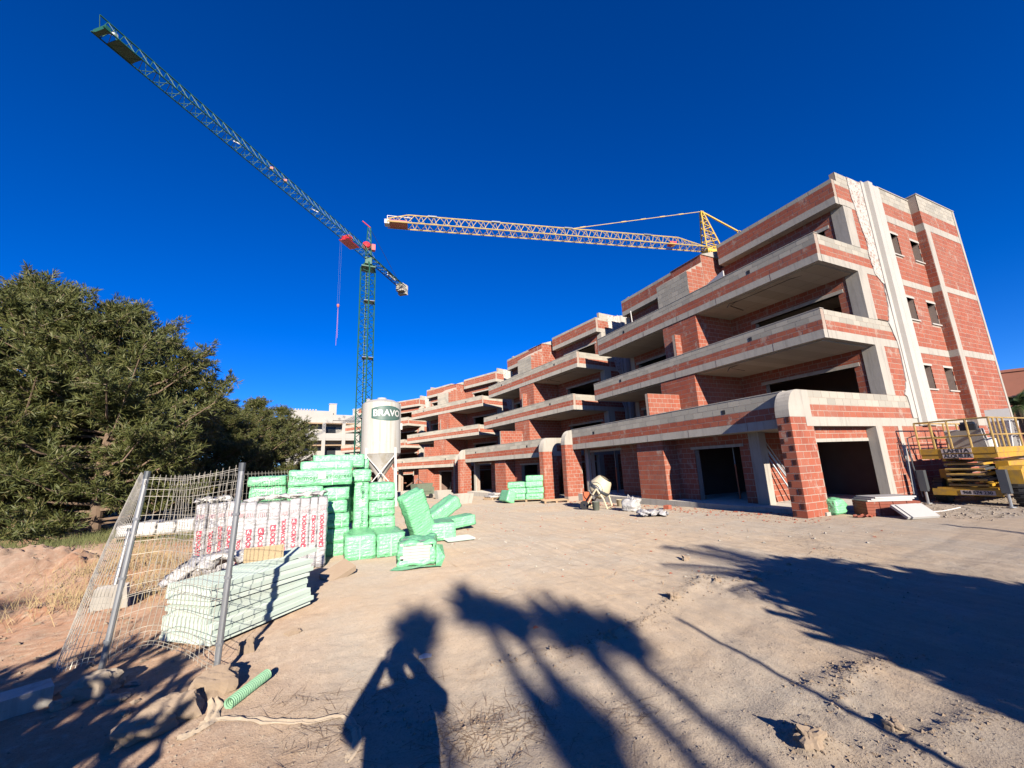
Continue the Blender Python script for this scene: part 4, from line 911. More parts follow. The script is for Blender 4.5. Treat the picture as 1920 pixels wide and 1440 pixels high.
# ---------------------------------------------------------------- grey wrapped packs with red print
def logo(parent, x_, y_, z_, s_):
    """red square with a white arrow-like mark"""
    m1 = MB(); m1.box(x_-s_/2, x_+s_/2, y_-.006, y_, z_-s_/2, z_+s_/2); m1.build('printed_logo', M['redink'], parent)
    m1 = MB(); Yf = y_-.009; sc = s_*.5
    for poly in (((-.62,-.62),(-.25,-.62),(.05,.05),(-.1,.62),(-.3,.62)), ((.10,-.62),(.62,-.62),(.28,-.02)), ((-.1,.62),(.05,.05),(.28,.40))):
        m1.add([(x_+a*sc, Yf, z_+b*sc) for a, b in poly], [tuple(range(len(poly)))])
    m1.build('printed_mark', M['whiteink'], parent)
def wool(label, xa, xb, yt, yb, Y, txt='ROCKWOOL', up=False, lz=.62, dy=0):
    a = on_y(xa, (yt+yb)/2, Y).x; b = on_y(xb, (yt+yb)/2, Y).x; zt = on_y((xa+xb)/2, yt, Y).z; z0 = gzf((a+b)/2, Y)
    seedc[0] += 1; w_ = b-a; h_ = zt-z0
    o = tag(soft_box(w_+.01, .55, h_, seedc[0], .03, .010, (6, 8, 16)).build('mineral_wool_pack', M['greyfilm'], None, True, ((a+b)/2, Y+.28, z0)), label, 'pack', 'grey wrapped packs with red print')
    fy = -.292
    s_ = min(.10, w_*.48)
    if up:  # logo below, text reads upwards
        logo(o, 0, fy, h_*(lz-.34), s_); text_mesh(txt, s_*1.15, M['redink'], o, Matrix.Translation((0, fy, h_*(lz-.34)+s_*.75+.5*s_*.72*len(txt))) @ FRONT @ Matrix.Rotation(math.pi/2, 4, 'Z'), bold=.003)
    else:
        logo(o, 0, fy, h_*lz, s_); text_mesh(txt, s_*1.15, M['redink'], o, Matrix.Translation((0, fy, h_*lz-s_*.75-.5*s_*.72*len(txt))) @ FRONT @ Matrix.Rotation(-math.pi/2, 4, 'Z'), bold=.003)
    m1 = MB()
    for q in range(5): m1.box(-w_*.36+q*w_*.15, -w_*.36+q*w_*.15+w_*.09, fy-.002, fy+.004, h_*.80+(q % 2)*.012, h_*.86)
    m1.build('fine_print', simple('faint_print', (.46,.32,.33), .6), o)
    return o
WY = 8.75
GW = 'grey wrapped mineral wool pack '
for i, (xa, xb, yt, up, lz, lab) in enumerate(((455,477,943,False,.60,'right behind the chipboard piece, left of it'),(477,500,944,False,.61,'behind the middle of the chipboard piece'),(500,522,942,False,.64,'above the right end of the chipboard piece'),(522,540,941,True,.66,'just right of the chipboard piece, print reading upwards'),
                                      (540,560,936,False,.69,'at the middle of the right group, logo high'),(560,579,935,True,.66,'with its logo at the bottom, third from the right end'),(579,594,933,False,.72,'second from the right end of the group'),(594,612,931,True,.66,'at the right end, beside the green heap'))):
    wool(GW+lab, xa, xb, yt, 1060, WY, up=up, lz=lz)
for i, (xa, xb, yt, up, lz, lab) in enumerate(((362,384,946,False,.62,'at the left end of the left group'),(386,404,945,True,.60,'second from the left, beside the dark gap'),(404,420,943,False,.66,'behind the right fence post, plain side showing'),(420,440,941,False,.64,'with faded print left of the right fence post'),(441,456,944,True,.5,'partly behind the right fence post'))):
    wool(GW+lab, xa, xb, yt, 1060, WY+.15, up=up, lz=lz)
# crumpled film along the tops
def crumple(name, label, pts, r, mat, cat, seed, sub=5):
    rs = random.Random(seed); mb = MB(); P = []
    for i in range(len(pts)-1):
        for k in range(sub):
            p = Vector(pts[i]).lerp(Vector(pts[i+1]), k/sub); j_ = .35 if mat == 'cloth' else 1; P.append(p + Vector((rs.uniform(-.02,.02)*j_, rs.uniform(-.03,.03)*j_, rs.uniform(-.012,.02)*j_)))
    P.append(Vector(pts[-1])); n = 12; V_ = []
    for i, p in enumerate(P):
        d = (P[min(i+1, len(P)-1)]-P[max(i-1, 0)]).normalized(); a_ = d.cross(Vector((0,0,1))).normalized(); b_ = Vector((0,0,1))
        taper = min(1, .35+i*.4, .35+(len(P)-1-i)*.4)
        for k in range(n):
            t_ = 2*math.pi*k/n; rr = r*taper*(1 + .55*math.sin(3*t_+i*1.3+rs.random()) + rs.uniform(-.2,.2)); V_.append(p + a_*math.cos(t_)*rr*1.9 + b_*math.sin(t_)*rr*.75)
    mb.add(V_, [(i*n+k, i*n+(k+1) % n, (i+1)*n+(k+1) % n, (i+1)*n+k) for i in range(len(P)-1) for k in range(n)] + [tuple(range(n-1,-1,-1)), tuple(range((len(P)-1)*n, len(P)*n))])
    return tag(mb.build(name, M[mat], None, True), label, cat)
def tops(xs, ys, Y): return [tuple(on_y(a, b, Y+.25)) for a, b in zip(xs, ys)]
crumple('crumpled_film', 'crumpled white film over the tops of the right group of grey packs', tops((458,490,525,560,590,614), (939,935,931,929,926,922), WY), .05, 'whitefilm', 'film', 3)
crumple('crumpled_film', 'crumpled white film over the tops of the left group of grey packs', tops((366,385,402,420,440), (942,936,939,932,937), WY+.15), .05, 'whitefilm', 'film', 4)

# ---------------------------------------------------------------- pile of pale foam boards
fb0, fb1 = on_z(398, 1219), on_z(583, 1137); fd = (fb1-fb0).normalized(); fang = math.atan2(fd.y, fd.x); Lb = (fb1-fb0).length
fs_ = Vector((-fd.y, fd.x, 0)); zg = .02
fp = Vector(fb0) + fd*Lb/2 + fs_*.36
for k in range(11):
    th_ = .047 if k not in (7,) else .035; rsx = random.uniform(-.035,.035); rsy = random.uniform(-.03,.03); ln = Lb*(1+random.uniform(-.02,.03)); wd = .72 if k < 4 else .62
    if k >= 8: rsx += .02; ln *= 1.06
    if k >= 11: rsx -= .03; rsy += .02; wd = .66; ln *= 1.05
    o = MB().box(-ln/2, ln/2, -wd/2, wd/2, 0, th_).build('foam_board', M['foam'], None, False, (fp.x+fd.x*rsx+fs_.x*rsy, fp.y+fd.y*rsx+fs_.y*rsy, zg+.018+k*.0485+(.012 if k >= 7 else 0)), (0, 0 if k < 7 else .022, fang+random.uniform(-.012,.012)))
    tag(o, f'pale mint foam board, {("first","second","third","fourth","fifth","sixth","seventh","eighth","ninth","tenth","eleventh","twelfth","thirteenth")[k]} from the ground in the pile behind the fence', 'board', 'pale foam boards in the pile')
ztop = zg+.018+11*.0485
tag(MB().box(-.62,.34,-.2,.2,0,.05).build('foam_board', M['foam'], None, False, tuple(fp+fd*.62+fs_*.08+Vector((0,0,ztop+.012))), (0,-.06,fang-.05)), 'short pale foam board laid askew on top of the pile', 'board', 'loose boards')
oc = on_y(494, 1055, fp.y+.35); tag(MB().box(-.22,.22,-.02,.02,0,.21).build('chipboard_piece', M['osb'], None, False, (oc.x, oc.y, ztop+.0), (.12,0,.06)), 'yellowish chipboard offcut standing on the pale board pile', 'board')
rk = on_z(640, 1078); tag(MB().box(-.24,.24,-.15,.15,0,.10).build('sandstone_slab', M['clod'], None, False, (rk.x-.05, rk.y, gtop(rk.x, rk.y)+.03), (.35,-.35,.5)), 'tan flat stone slab propped beside the end of the board pile', 'stone')
crumple('plastic_sheet', 'wrinkled pale film slumped behind the foam board pile', [(-2.0,7.5,.25),(-1.7,7.6,.45),(-1.35,7.75,.5),(-1.0,7.9,.45)], .10, 'whitefilm', 'film', 15)

# ---------------------------------------------------------------- leaning mesh fence
def fence_post(label, base, top, foot):
    b = Vector(base); t = thing('fence_post', label, 'post', tuple(b), 0, 'galvanised fence posts'); d = Vector(top)-b
    MB().tube((0,0,-.05), d, .024, 10).build('pole', M['galv'], t)
    m1 = MB(); m1.tube(d*.97, d*1.012, .027, 10); m1.build('cap', M['steel'], t)
    for s_ in (.15,.45,.75): m1 = MB(); m1.tube(d*s_, d*(s_+.012), .031, 8); m1.build('clip', M['galv'], t)
    return d
A2, T2 = Vector((-.77,4.49,.02)), Vector((-.70,4.42,1.77)); A1, T1 = Vector((-1.73,5.12,.02)), Vector((-1.58,5.10,1.74))
A3, T3 = Vector((-2.62,7.76,.05)), on_y(243, 992, 8.15)
fence_post('leaning galvanised fence post nearest the camera, in front of the foam board pile', A2, T2, None); fence_post('leaning galvanised fence post left of the foam board pile', A1, T1, None); fence_post('farther fence post seen through the mesh at the left', A3, T3, None)
def mesh_panel(label, P00, P10, P01, P11, bulge, n_v, n_h, folds, sag=0):
    """bottom edge P00->P10, top P01->P11; bulge(s,t) gives an offset vector"""
    P00, P10, P01, P11 = map(Vector, (P00, P10, P01, P11)); mb = MB()
    def S(s_, t_):
        p = P00.lerp(P10, s_).lerp(P01.lerp(P11, s_), t_)
        off = Vector(bulge(s_, t_))
        for f in folds:
            d = abs(t_-f)
            if d < .03: off += Vector((.012,-.045,0))*(1-d/.03)
        return p + off
    for i in range(n_v+1):
        s_ = i/n_v; ts = sorted({*np.linspace(-.015, 1.02, 21), *[f+e for f in folds for e in (-.03,0,.03)]})
        mb.path([S(s_, t_) for t_ in ts], .0024, 4)
    for k in range(n_h+1):
        t_ = k/n_h; mb.path([S(s_, t_) for s_ in np.linspace(0, 1, 25)], .0024, 4)
    for f in folds:
        for e in (-.03,.03): mb.path([S(s_, f+e) for s_ in np.linspace(0, 1, 25)], .0024, 4)
    o = mb.build('wire_mesh_panel', M['wire']); return tag(o, label, 'mesh fence', 'wire mesh fence panels')
def bulgeA(s_, t_): w_ = math.sin(math.pi*min(1, max(0, s_))); return (.10*math.sin(3*s_+2*t_)*w_ - .12*w_*(1-t_), .28*w_*(1.15-t_) + .06*math.sin(9*s_)*w_, -.05*w_*t_ + .05*math.sin(5*s_)*(1-t_))
mesh_panel('buckled wire mesh panel strung between the two nearest leaning posts', A1+Vector((.05,0,.10)), A2+Vector((-.03,.03,.12)), T1+Vector((0,0,-.04)), T2+Vector((0,.02,-.02)), bulgeA, 20, 9, (.05,.35,.66,.96))
def bulgeB(s_, t_): w_ = math.sin(math.pi*s_); return (-.10*w_*(1-t_) - .05*math.sin(math.pi*t_)*(1-s_), -.18*w_*(1-t_), .02*math.sin(8*s_))
mesh_panel('wire mesh panel curving away from the left post to the farther post', (-2.15,5.75,.14), A1+Vector((-.06,.02,.10)), (-2.35,7.3,1.74), T1+Vector((0,0,-.04)), bulgeB, 17, 7, (.05,.35,.66,.96))
mesh_panel('far wire mesh panel standing behind the grey packs', (-2.4,8.1,.1), (-.5,9.9,.1), (-2.2,8.2,1.72), (-.7,9.9,1.75), lambda s_, t_: (0,0,0), 30, 9, (.05,.35,.66,.96))
# feet of the posts: mortar lumps and rocks
def rock(label, c, s, seed, mat='stone', name='rock', cat='rock', rz=0, group=None, n=26, sharp=.35):
    mb = MB(); rs = random.Random(seed); ph = [rs.uniform(0, 6.28) for _ in range(9)]; V_ = []; nr = n//2+1
    for j in range(nr+1):
        th_ = math.pi*j/nr
        for i in range(n):
            a_ = 2*math.pi*i/n; d = Vector((math.sin(th_)*math.cos(a_), math.sin(th_)*math.sin(a_), math.cos(th_)))
            r_ = 1 + sharp*.5*math.sin(2.1*d.x*2+ph[0])*math.cos(3*d.y+ph[1]) + sharp*.35*math.sin(5*d.z+ph[2]+3*d.x) + sharp*.25*math.sin(9*d.x+ph[3])*math.sin(8*d.y+ph[4]) + .16*float(fbm(d.x*3.1+seed, d.y*3.1+d.z*4.3, seed, 4)) + .05*float(vnoise(d.x*14+seed, d.y*14+d.z*11, seed))
            q = Vector((math.copysign(abs(d.x)**.75, d.x), math.copysign(abs(d.y)**.75, d.y), math.copysign(abs(d.z)**.75, d.z)))*r_
            V_.append((q.x*s[0], q.y*s[1], q.z*s[2])) if 0 < j < nr else V_.append((0, 0, (1 if j == 0 else -1)*s[2]*.95))
    mb.add(V_, [(j*n+i, (j+1)*n+i, (j+1)*n+(i+1) % n, j*n+(i+1) % n) for j in range(nr) for i in range(n)])
    return tag(mb.build(name, M[mat], None, False, c, (0,0,rz)), label, cat, group)
def grock(label, px, py, s, seed, **k): p = on_z(px, py); return rock(label, (p.x, p.y, gtop(p.x, p.y)+s[2]*.55), s, seed, **k)
grock('tan concrete lump at the foot of the nearest fence post', 400, 1300, (.16,.14,.10), 1, mat='clod')
grock('big tan rock in front of the nearest fence post', 330, 1345, (.15,.12,.09), 2, mat='clod')
grock('longest tan rock at the bottom left, half in shadow', 285, 1368, (.20,.12,.08), 3, mat='clod', rz=.6)
grock('rounded rock under the left fence post', 172, 1306, (.17,.12,.09), 4); grock('flat stone right of the left post\'s rocks', 212, 1316, (.08,.05,.035), 5); grock('dark rounded cobble left of the shadowed rocks', 112, 1332, (.06,.05,.035), 6); grock('smaller rock behind the left post\'s foot', 208, 1290, (.08,.07,.05), 7)
grock('flat pale stone near the sandy edge of the post shadow', 250, 1284, (.06,.04,.02), 8)
grock('tan stone standing in the post\'s shadow line', 462, 1222, (.07,.045,.08), 9, mat='clod'); grock('flat tan chip of stone on the sand right of the board pile', 550, 1188, (.07,.05,.025), 10, mat='clod')
grock('upright crumbly clod of earth at the bottom right', 1522, 1398, (.07,.05,.04), 12, mat='clod', sharp=.8, n=20); grock('earth clod with dark hollow beside the wheel ridge', 1285, 1050, (.05,.05,.04), 13, mat='clod', sharp=.7)
for i, (a, b, s_, lab) in enumerate(((1420,1092,.05,'near the middle of the churned ground'),(1345,1098,.04,'left on the churned ground'),(1265,1125,.07,'at the end of the crumbly ridge'),(1480,1060,.03,'just inside the palm shadow tip'),(1675,1360,.045,'pale, on the sunlit sand at the lower right'))): grock('small earth clod '+lab, a, b, (s_, s_*.8, s_*.6), 20+i, mat='clod', sharp=.7, name='earth_clod', cat='clod', group='earth clods')
fb = on_z(40, 1335); tag(MB().box(-.14,.14,-.11,.11,0,.14).build('fence_base_block', M['concrete'], None, False, (fb.x, fb.y, gtop(fb.x, fb.y)-.01), (0,0,.5)), 'concrete foot block in shadow at the lower left corner', 'block')
fb = on_z(205, 1140); tag(MB().prism([(-.2,0),(.2,0),(.16,.3),(-.16,.3)], lambda a, b, t: (a, t, b), -.12, .12).build('fence_base_block', M['concrete'], None, False, (fb.x, fb.y, gtop(fb.x, fb.y)-.01), (0,0,.2)), 'concrete foot block holding the farther fence post', 'block')
# ribbed green hose and dusty cloth
a, b = on_z(428, 1328), on_z(500, 1276); hd_ = (b-a)
m1 = MB(); N = 44; prof = [(.028 if k % 2 else .040, k/N*hd_.length) for k in range(N+1)]
m1.lathe(prof + [(.024, hd_.length), (.024, hd_.length-.12), (0, hd_.length-.12)], 16); o = m1.build('ribbed_hose', M['tubegreen'], None, False, (a.x, a.y, gtop(a.x, a.y)+.035)); o.rotation_euler = Vector((hd_.x, hd_.y, .02)).to_track_quat('Z', 'Y').to_euler(); tag(o, 'short green ribbed hose lying by the post foot', 'hose')
def ribbon(name, label, px_pts, width, mat, cat, seed, lift=.006, amp=.014):
    P = []; rs = random.Random(seed)
    raw = [on_z(a_, b_) for a_, b_ in px_pts]
    for i in range(len(raw)-1):
        for k in range(14):
            t_ = k/14; p0 = raw[max(i-1,0)]; p1 = raw[i]; p2 = raw[i+1]; p3 = raw[min(i+2,len(raw)-1)]
            P.append(.5*((2*p1) + (p2-p0)*t_ + (2*p0-5*p1+4*p2-p3)*t_*t_ + (3*p1-p0-3*p2+p3)*t_**3))
    n = 9; V_ = []
    for i, p in enumerate(P):
        d = (P[min(i+1,len(P)-1)]-P[max(i-1,0)]).normalized(); s_ = Vector((-d.y, d.x, 0)); w_ = width*(1+.45*float(vnoise(i*.13, seed, 2)))*min(1, .4+i*.1, .4+(len(P)-1-i)*.1)
        for k in range(n):
            u_ = k/(n-1)-.5; q = p + s_*(u_*w_ + .02*float(vnoise(i*.21, seed*3.3, 4)))
            V_.append((q.x, q.y, gtop(q.x, q.y) + lift + amp*(1+math.sin(u_*11+i*.11+3*float(vnoise(i*.15, k*.3, seed))))*(1-1.5*abs(u_)) ))
    mb = MB(); mb.add(V_, [(i*n+k, i*n+k+1, (i+1)*n+k+1, (i+1)*n+k) for i in range(len(P)-1) for k in range(n-1)])
    return tag(mb.build(name, M[mat], None, True), label, cat)
ribbon('cloth_strip', 'dusty pale cloth strip trailing across the sand to the right', ((375,1356),(420,1348),(480,1351),(540,1354),(600,1350),(642,1342),(664,1366),(668,1402),(650,1440)), .06, 'cloth', 'cloth', 8, .004, .007)
ribbon('cloth_strip', 'tan cloth wrapped round the foot of the nearest post', ((330,1392),(356,1380),(384,1364),(398,1344),(404,1322),(396,1306)), .08, 'cloth', 'cloth', 9, .006, .012)
pp = on_z(797, 1233); m1 = MB(); m1.add([(-.06,-.02,.01),(.05,-.03,.008),(.07,.03,.012),(.0,.02,.035),(-.05,.04,.015)], [(0,1,3),(1,2,3),(0,3,4)]); tag(m1.build('paper_scrap', M['whiteslab'], None, False, (pp.x, pp.y, gtop(pp.x, pp.y)+.004)), 'crumpled white paper scrap in the photographer\'s shadow', 'paper')

# ---------------------------------------------------------------- concrete mixer, bags and site clutter
mxp = Vector((9.95, 13.9)); mz = gzf(*mxp)
mx = thing('concrete_mixer', 'cream tilting-drum concrete mixer in front of the dark ground floor opening', 'mixer', (mxp.x, mxp.y, mz), math.radians(-50))
Rd = Matrix.Rotation(math.radians(38), 3, 'Y')
MB().lathe([(0,-.34),(.26,-.34),(.40,-.16),(.43,0),(.42,.10),(.30,.40),(.24,.46)], 28, (.1,0,.78), M=Rd).build('drum', M['cream'], mx, True)
MB().lathe([(.445,-.05),(.46,-.02),(.46,.03),(.445,.06)], 28, (.1,0,.78), M=Rd).build('ring_gear', M['steel'], mx)
MB().lathe([(.235,.40),(.0,.30)], 20, (.1,0,.78), M=Rd).build('drum_mouth', M['black'], mx)
MB().path([(.1,-.52,.78),(-.1,-.52,.5),(-.42,-.45,.03)], .035, 6).path([(.1,.52,.78),(-.1,.52,.5),(-.42,.45,.03)], .035, 6).path([(.1,-.52,.78),(.35,-.5,.4),(.45,-.45,.03)], .035, 6).path([(.1,.52,.78),(.35,.5,.4),(.45,.45,.03)], .035, 6).tube((-.42,-.45,.05), (-.42,.45,.05), .03, 6).tube((.45,-.45,.05), (.45,.45,.05), .03, 6).build('frame', M['cream'], mx)
MB().obox((-.42,0,.45), (.28,.34,.40)).build('motor_box', M['orange'], mx)
for s_ in (-.5,.5): MB().lathe([(.04,-.03),(.17,-.03),(.17,.03),(.04,.03)], 18, (-.42,s_*1.05,.17), M=Matrix.Rotation(math.pi/2,3,'X')).build('wheel', M['black'], mx)
MB().path([(.1+.3*math.cos(t_)*0, -.60, .78+.0) if False else (.1+.26*math.cos(t_), -.60, .78+.26*math.sin(t_)) for t_ in np.linspace(0, 6.28, 20)], .014, 5).build('tilt_wheel', M['steel'], mx)
def gput(px, py): p = on_z(px, py)
def G2(px, py):
    z = 0
    for _ in range(8): p = on_z(px, py, z); z = gzf(p.x, p.y)
    return p
p = G2(1185, 958); bb = soft_box(.62,.52,.44,55,.10,.03,(12,10,9)); o = tag(bb.build('bulk_bag', M['whitefilm'], None, True, (p.x, p.y, p.z), (0,0,.4)), 'white bulk bag slumped beside the concrete mixer', 'bag')
m1 = MB(); m1.path([(-.28,-.2,.42),(-.24,-.2,.52),(-.1,-.2,.42)], .015, 5); m1.path([(.1,.18,.42),(.2,.2,.54),(.28,.15,.42)], .015, 5); m1.build('lifting_loop', M['whitefilm'], o)
p = G2(1222, 968); crumple('plastic_sheeting', 'grey shiny crumpled plastic sheeting on the sand right of the bulk bag', [(p.x-.35,p.y+.25,p.z+.12),(p.x-.1,p.y+.05,p.z+.12),(p.x+.15,p.y-.12,p.z+.10),(p.x+.4,p.y-.3,p.z+.06)], .10, 'greyfilm', 'sheet', 21)
def bucket(label, px, py, r, h_, mat='bucket'):
    p = G2(px, py); t = thing('bucket', label, 'bucket', (p.x, p.y, p.z), 0, 'buckets and tubs')
    MB().lathe([(0,.01),(r*.8,.01),(r,h_),(r*1.05,h_),(r*.93,h_-.01),(r*.74,.03),(0,.03)], 20).build('body', M[mat], t, True)
    MB().path([(r*math.cos(t_), r*math.sin(t_)*.3-r*.9, h_+.02) for t_ in np.linspace(0, math.pi, 9)], .005, 4).build('handle', M['steel'], t); return t
bucket('grey-green bucket on the sand in front of the concrete mixer', 1118, 957, .15, .32); bucket('small tan bucket between the mixer and the bulk bag', 1163, 950, .14, .28, 'cream')
for i, (px, lab) in enumerate(((878,'left'),(887,'middle'),(896,'right'))): bucket(f'white paint pail, {lab} one of three by the second block\'s pillar', px, 922, .14, .34, 'white')
def tub(label, px, py, L, W, H, rz):
    p = G2(px, py); t = thing('mortar_tub', label, 'tub', (p.x, p.y, p.z), rz, 'mortar tubs'); m1 = MB()
    a_ = [(-L/2*.8,-W/2*.8),(L/2*.8,-W/2*.8),(L/2*.8,W/2*.8),(-L/2*.8,W/2*.8)]; b_ = [(x_/.8, y_/.8) for x_, y_ in a_]; c_ = [(x_*.94, y_*.94) for x_, y_ in b_]; d_ = [(x_*.94, y_*.94) for x_, y_ in a_]
    V_ = [(*q, 0) for q in a_]+[(*q, H) for q in b_]+[(*q, H) for q in c_]+[(*q, .05) for q in d_]
    F_ = [(3,2,1,0)]+[(i, (i+1) % 4, 4+(i+1) % 4, 4+i) for i in range(4)]+[(4+i, 4+(i+1) % 4, 8+(i+1) % 4, 8+i) for i in range(4)]+[(8+i, 8+(i+1) % 4, 12+(i+1) % 4, 12+i) for i in range(4)]+[(12,13,14,15)]
    m1.add(V_, F_); m1.build('body', M['concrete'], t); m2 = MB(); m2.box(-L*.41,L*.41,-W*.41,W*.41,H*.55,H*.6); m2.build('mortar', M['block'], t); return t
tub('pale mortar tub on the sand in front of the second block', 868, 944, 1.05, .75, .55, .25); tub('pale mortar tub beyond, left of the first tub', 830, 935, 1.1, .8, .6, .1)
p = G2(792, 935); gs = thing('plastering_machine', 'dusty green plastering machine left of the mortar tubs', 'machine', (p.x, p.y, p.z), .5)
MB().prism([(-.75,.55),(.55,.55),(.75,1.15),(-.85,1.15)], lambda a, b, t: (a, t, b), -.4, .4).build('hopper', M['genset'], gs); MB().box(-.5,.5,-.35,.35,.28,.56).build('body', M['genset'], gs); MB().box(.55,.95,-.3,.3,.3,.85).build('control_box', M['genset'], gs)
MB().path([(-.8,0,1.15),(-.5,0,1.55),(.1,0,1.2)], .03, 5).build('handle', M['galv'], gs)
for sx in (-.5,.5):
    for sy in (-.42,.42): MB().lathe([(.03,-.05),(.18,-.05),(.18,.05),(.03,.05)], 14, (sx,sy,.18), M=Matrix.Rotation(math.pi/2,3,'X')).build('wheel', M['black'], gs)
def bag_pallet(label, px, py, n, rz, group='timber pallets'):
    p = G2(px, py); t = thing('timber_pallet', label, 'pallet', (p.x, p.y, p.z), rz, group); pallet_parts(t); return p
p = bag_pallet('timber pallet under flat cement bags, left of the green stack', 930, 936, 3, .2)
for i, (dx, dy, lab) in enumerate(((-.3,0,'left'),(.35,.05,'right'),(.0,.0,'upper'))):
    pack(f'flat pale cement bag, {lab} one on the pallet left of the green stack', p.x+dx-.3, p.x+dx+.3, p.y+dy-.4, p.y+dy+.4, p.z+.135+(.13 if i == 2 else 0), p.z+.265+(.13 if i == 2 else 0), mat='whitefilm', name='cement_bag', cat='bag', group='cement bags', rz=.2, amp=.02)
bag_pallet('empty timber pallet lying between the green stack and the brick pillar', 1040, 942, 0, -.3)
p = G2(250, 1000) if False else Vector((-5.2, 18.6, gzf(-5.2, 18.6))); t = thing('timber_pallet', 'timber pallet with white blocks seen through the mesh fence', 'pallet', tuple(p), .1, 'timber pallets'); pallet_parts(t, 2.2, 1.1)
for i in range(4): pack(f'white block bale, {("first","second","third","fourth")[i]} from the left on the pallet beyond the mesh fence', p.x-1.05+i*.53, p.x-.55+i*.53, p.y-.45, p.y+.45, p.z+.135, p.z+.52+.05*(i % 2), mat='whitefilm', name='wrapped_bale', cat='bale', group='white bales on the pallet', amp=.015)
# sawhorse and pipes by the second block
p = G2(852, 925); m1 = MB()
for s_ in (-1, 1):
    m1.tube((s_*.4,-.3,0), (s_*.4,0,1.0), .03, 5); m1.tube((s_*.4,.3,0), (s_*.4,0,1.0), .03, 5)
m1.tube((-.55,0,1.0), (.55,0,1.0), .035, 5); m1.tube((0,0,1.0), (0.1,0,2.1), .03, 5); tag(m1.build('sawhorse', M['steel'], None, False, (p.x, p.y, p.z), (0,0,.5)), 'dark steel trestle beside the second block\'s pillar', 'trestle')
# leaning scaffold tubes in the porch
for i, (x0, y0, x1, y1, z1, lab) in enumerate(((14.3,8.55,13.05,8.95,2.1,'longest'),(14.0,8.4,13.1,8.9,1.9,'middle'),(13.6,8.35,13.15,8.85,1.55,'shortest'),(14.6,8.7,13.4,9.0,2.0,'rearmost'))):
    tag(MB().tube((0,0,0), (x1-x0, y1-y0, z1), .028, 8).build('scaffold_tube', M['galv'], None, False, (x0, y0, .125)), f'{lab} scaffold tube leaning in the corner porch behind the brick pillar', 'tube', 'scaffold tubes')
for i, (x_, y_, z1, lab) in enumerate(((13.6,17.2,2.2,'in the dark opening behind the mixer, left'),(13.5,16.3,2.2,'in the dark opening behind the mixer, right'),(13.9,10.6,1.9,'inside the doorway nearest the corner porch'))):
    zb_ = .125 if z1 < 4 else 2.67; t = thing('steel_prop', 'telescopic steel prop '+lab, 'prop', (x_, y_, zb_), 0, 'telescopic steel props'); hh_ = (2.27 if z1 < 4 else 2.44)
    MB().tube((0,0,0), (0,0,hh_*.55), .03, 8).build('outer_tube', M['orange'], t); MB().tube((0,0,hh_*.55), (0,0,hh_), .024, 8).build('inner_tube', M['galv'], t); MB().box(-.07,.07,-.07,.07,0,.008).build('base_plate', M['steel'], t); MB().box(-.07,.07,-.07,.07,hh_-.008,hh_).build('head_plate', M['steel'], t); MB().tube((-.09,0,hh_*.56), (.09,0,hh_*.56), .012, 6).build('collar_pin', M['steel'], t)
# slabs, bricks and green sack by the corner pillar
p = on_z(1660, 966)
st = thing('brick_pallet', 'stack of red hollow bricks under white slabs beside the corner pillar', 'bricks', (13.3, 6.0, 0), math.radians(-38))
for k in range(5):
    for q in range(4): MB().box(-.58+q*.295, -.30+q*.295, -.32, .32, .02+k*.07, .02+k*.07+.064).build('brick', M['brick'], st)
for k in range(3): tag(MB().box(-.5,.5,-.32,.32,0,.035).build('white_slab', M['whiteslab'], None, False, (13.25+.05*k, 6.05-.03*k, .375+k*.038), (0,0,-.6+.06*k)), f'white slab lying flat on the brick stack, {("lowest","middle","topmost")[k]} of three', 'slab', 'white slabs')
for k in range(2): tag(MB().box(-.36,.36,-.03,.03,-.22,.22).build('white_slab', M['whiteslab'], None, False, (12.98-.06*k+.1, 5.30+.07*k, .17), (-.95,.0,-.32)), f'white slab leaning on the sand against the brick stack, {("front","rear")[k]} one', 'slab', 'white slabs')
p = on_z(1573, 966); pack('small green sack on the sand right of the corner pillar', p.x-.2, p.x+.24, p.y-.1, p.y+.3, .02, .42, name='green_sack', cat='sack', group=None, amp=.03)
rs = random.Random(4)
for k in range(14):
    x_ = 12.55+rs.uniform(-.2,.75); y_ = 6.2+rs.uniform(-.2,.25)
    tag(MB().obox((0,0,0), (rs.uniform(.08,.2), rs.uniform(.05,.1), rs.uniform(.03,.06))).build('brick_shard', M['brick'], None, False, (x_, y_, gtop(x_, y_)+.03), (rs.uniform(-.4,.4), rs.uniform(-.4,.4), rs.uniform(0,3))), 'small red brick shard in the scatter between the corner pillar and the white slabs', 'brick shard', 'brick shards')
p = G2(1252, 955); tag(MB().box(-.14,.14,-.09,.09,0,.14).build('loose_brick', M['brick'], None, False, (p.x, p.y, p.z), (0,0,.4)), 'single red brick on the slab edge left of the corner porch', 'brick')
tag(MB().path([(13.9,5.6,.03),(14.8,5.45,.02),(15.9,5.5,.02)], .018, 5).build('white_hose', M['white'], None, False), 'white pipe lying on the gravel in front of the lift', 'pipe')
# parapet clutter
tag(MB().obox((0,0,0), (1.3,.05,.32)).build('white_board', M['whiteslab'], None, False, (11.4+3.35, 6.85+4.2, 8.98), (.3,.25,1.5)), 'white board propped on the top terrace by the stair wing', 'board')
tag(MB().tube((0,0,0), (.05,.1,.9), .025, 6).build('white_pipe', M['white'], None, False, (14.55, 15.9, 8.7)), 'white pipe sticking up from the top terrace', 'pipe')

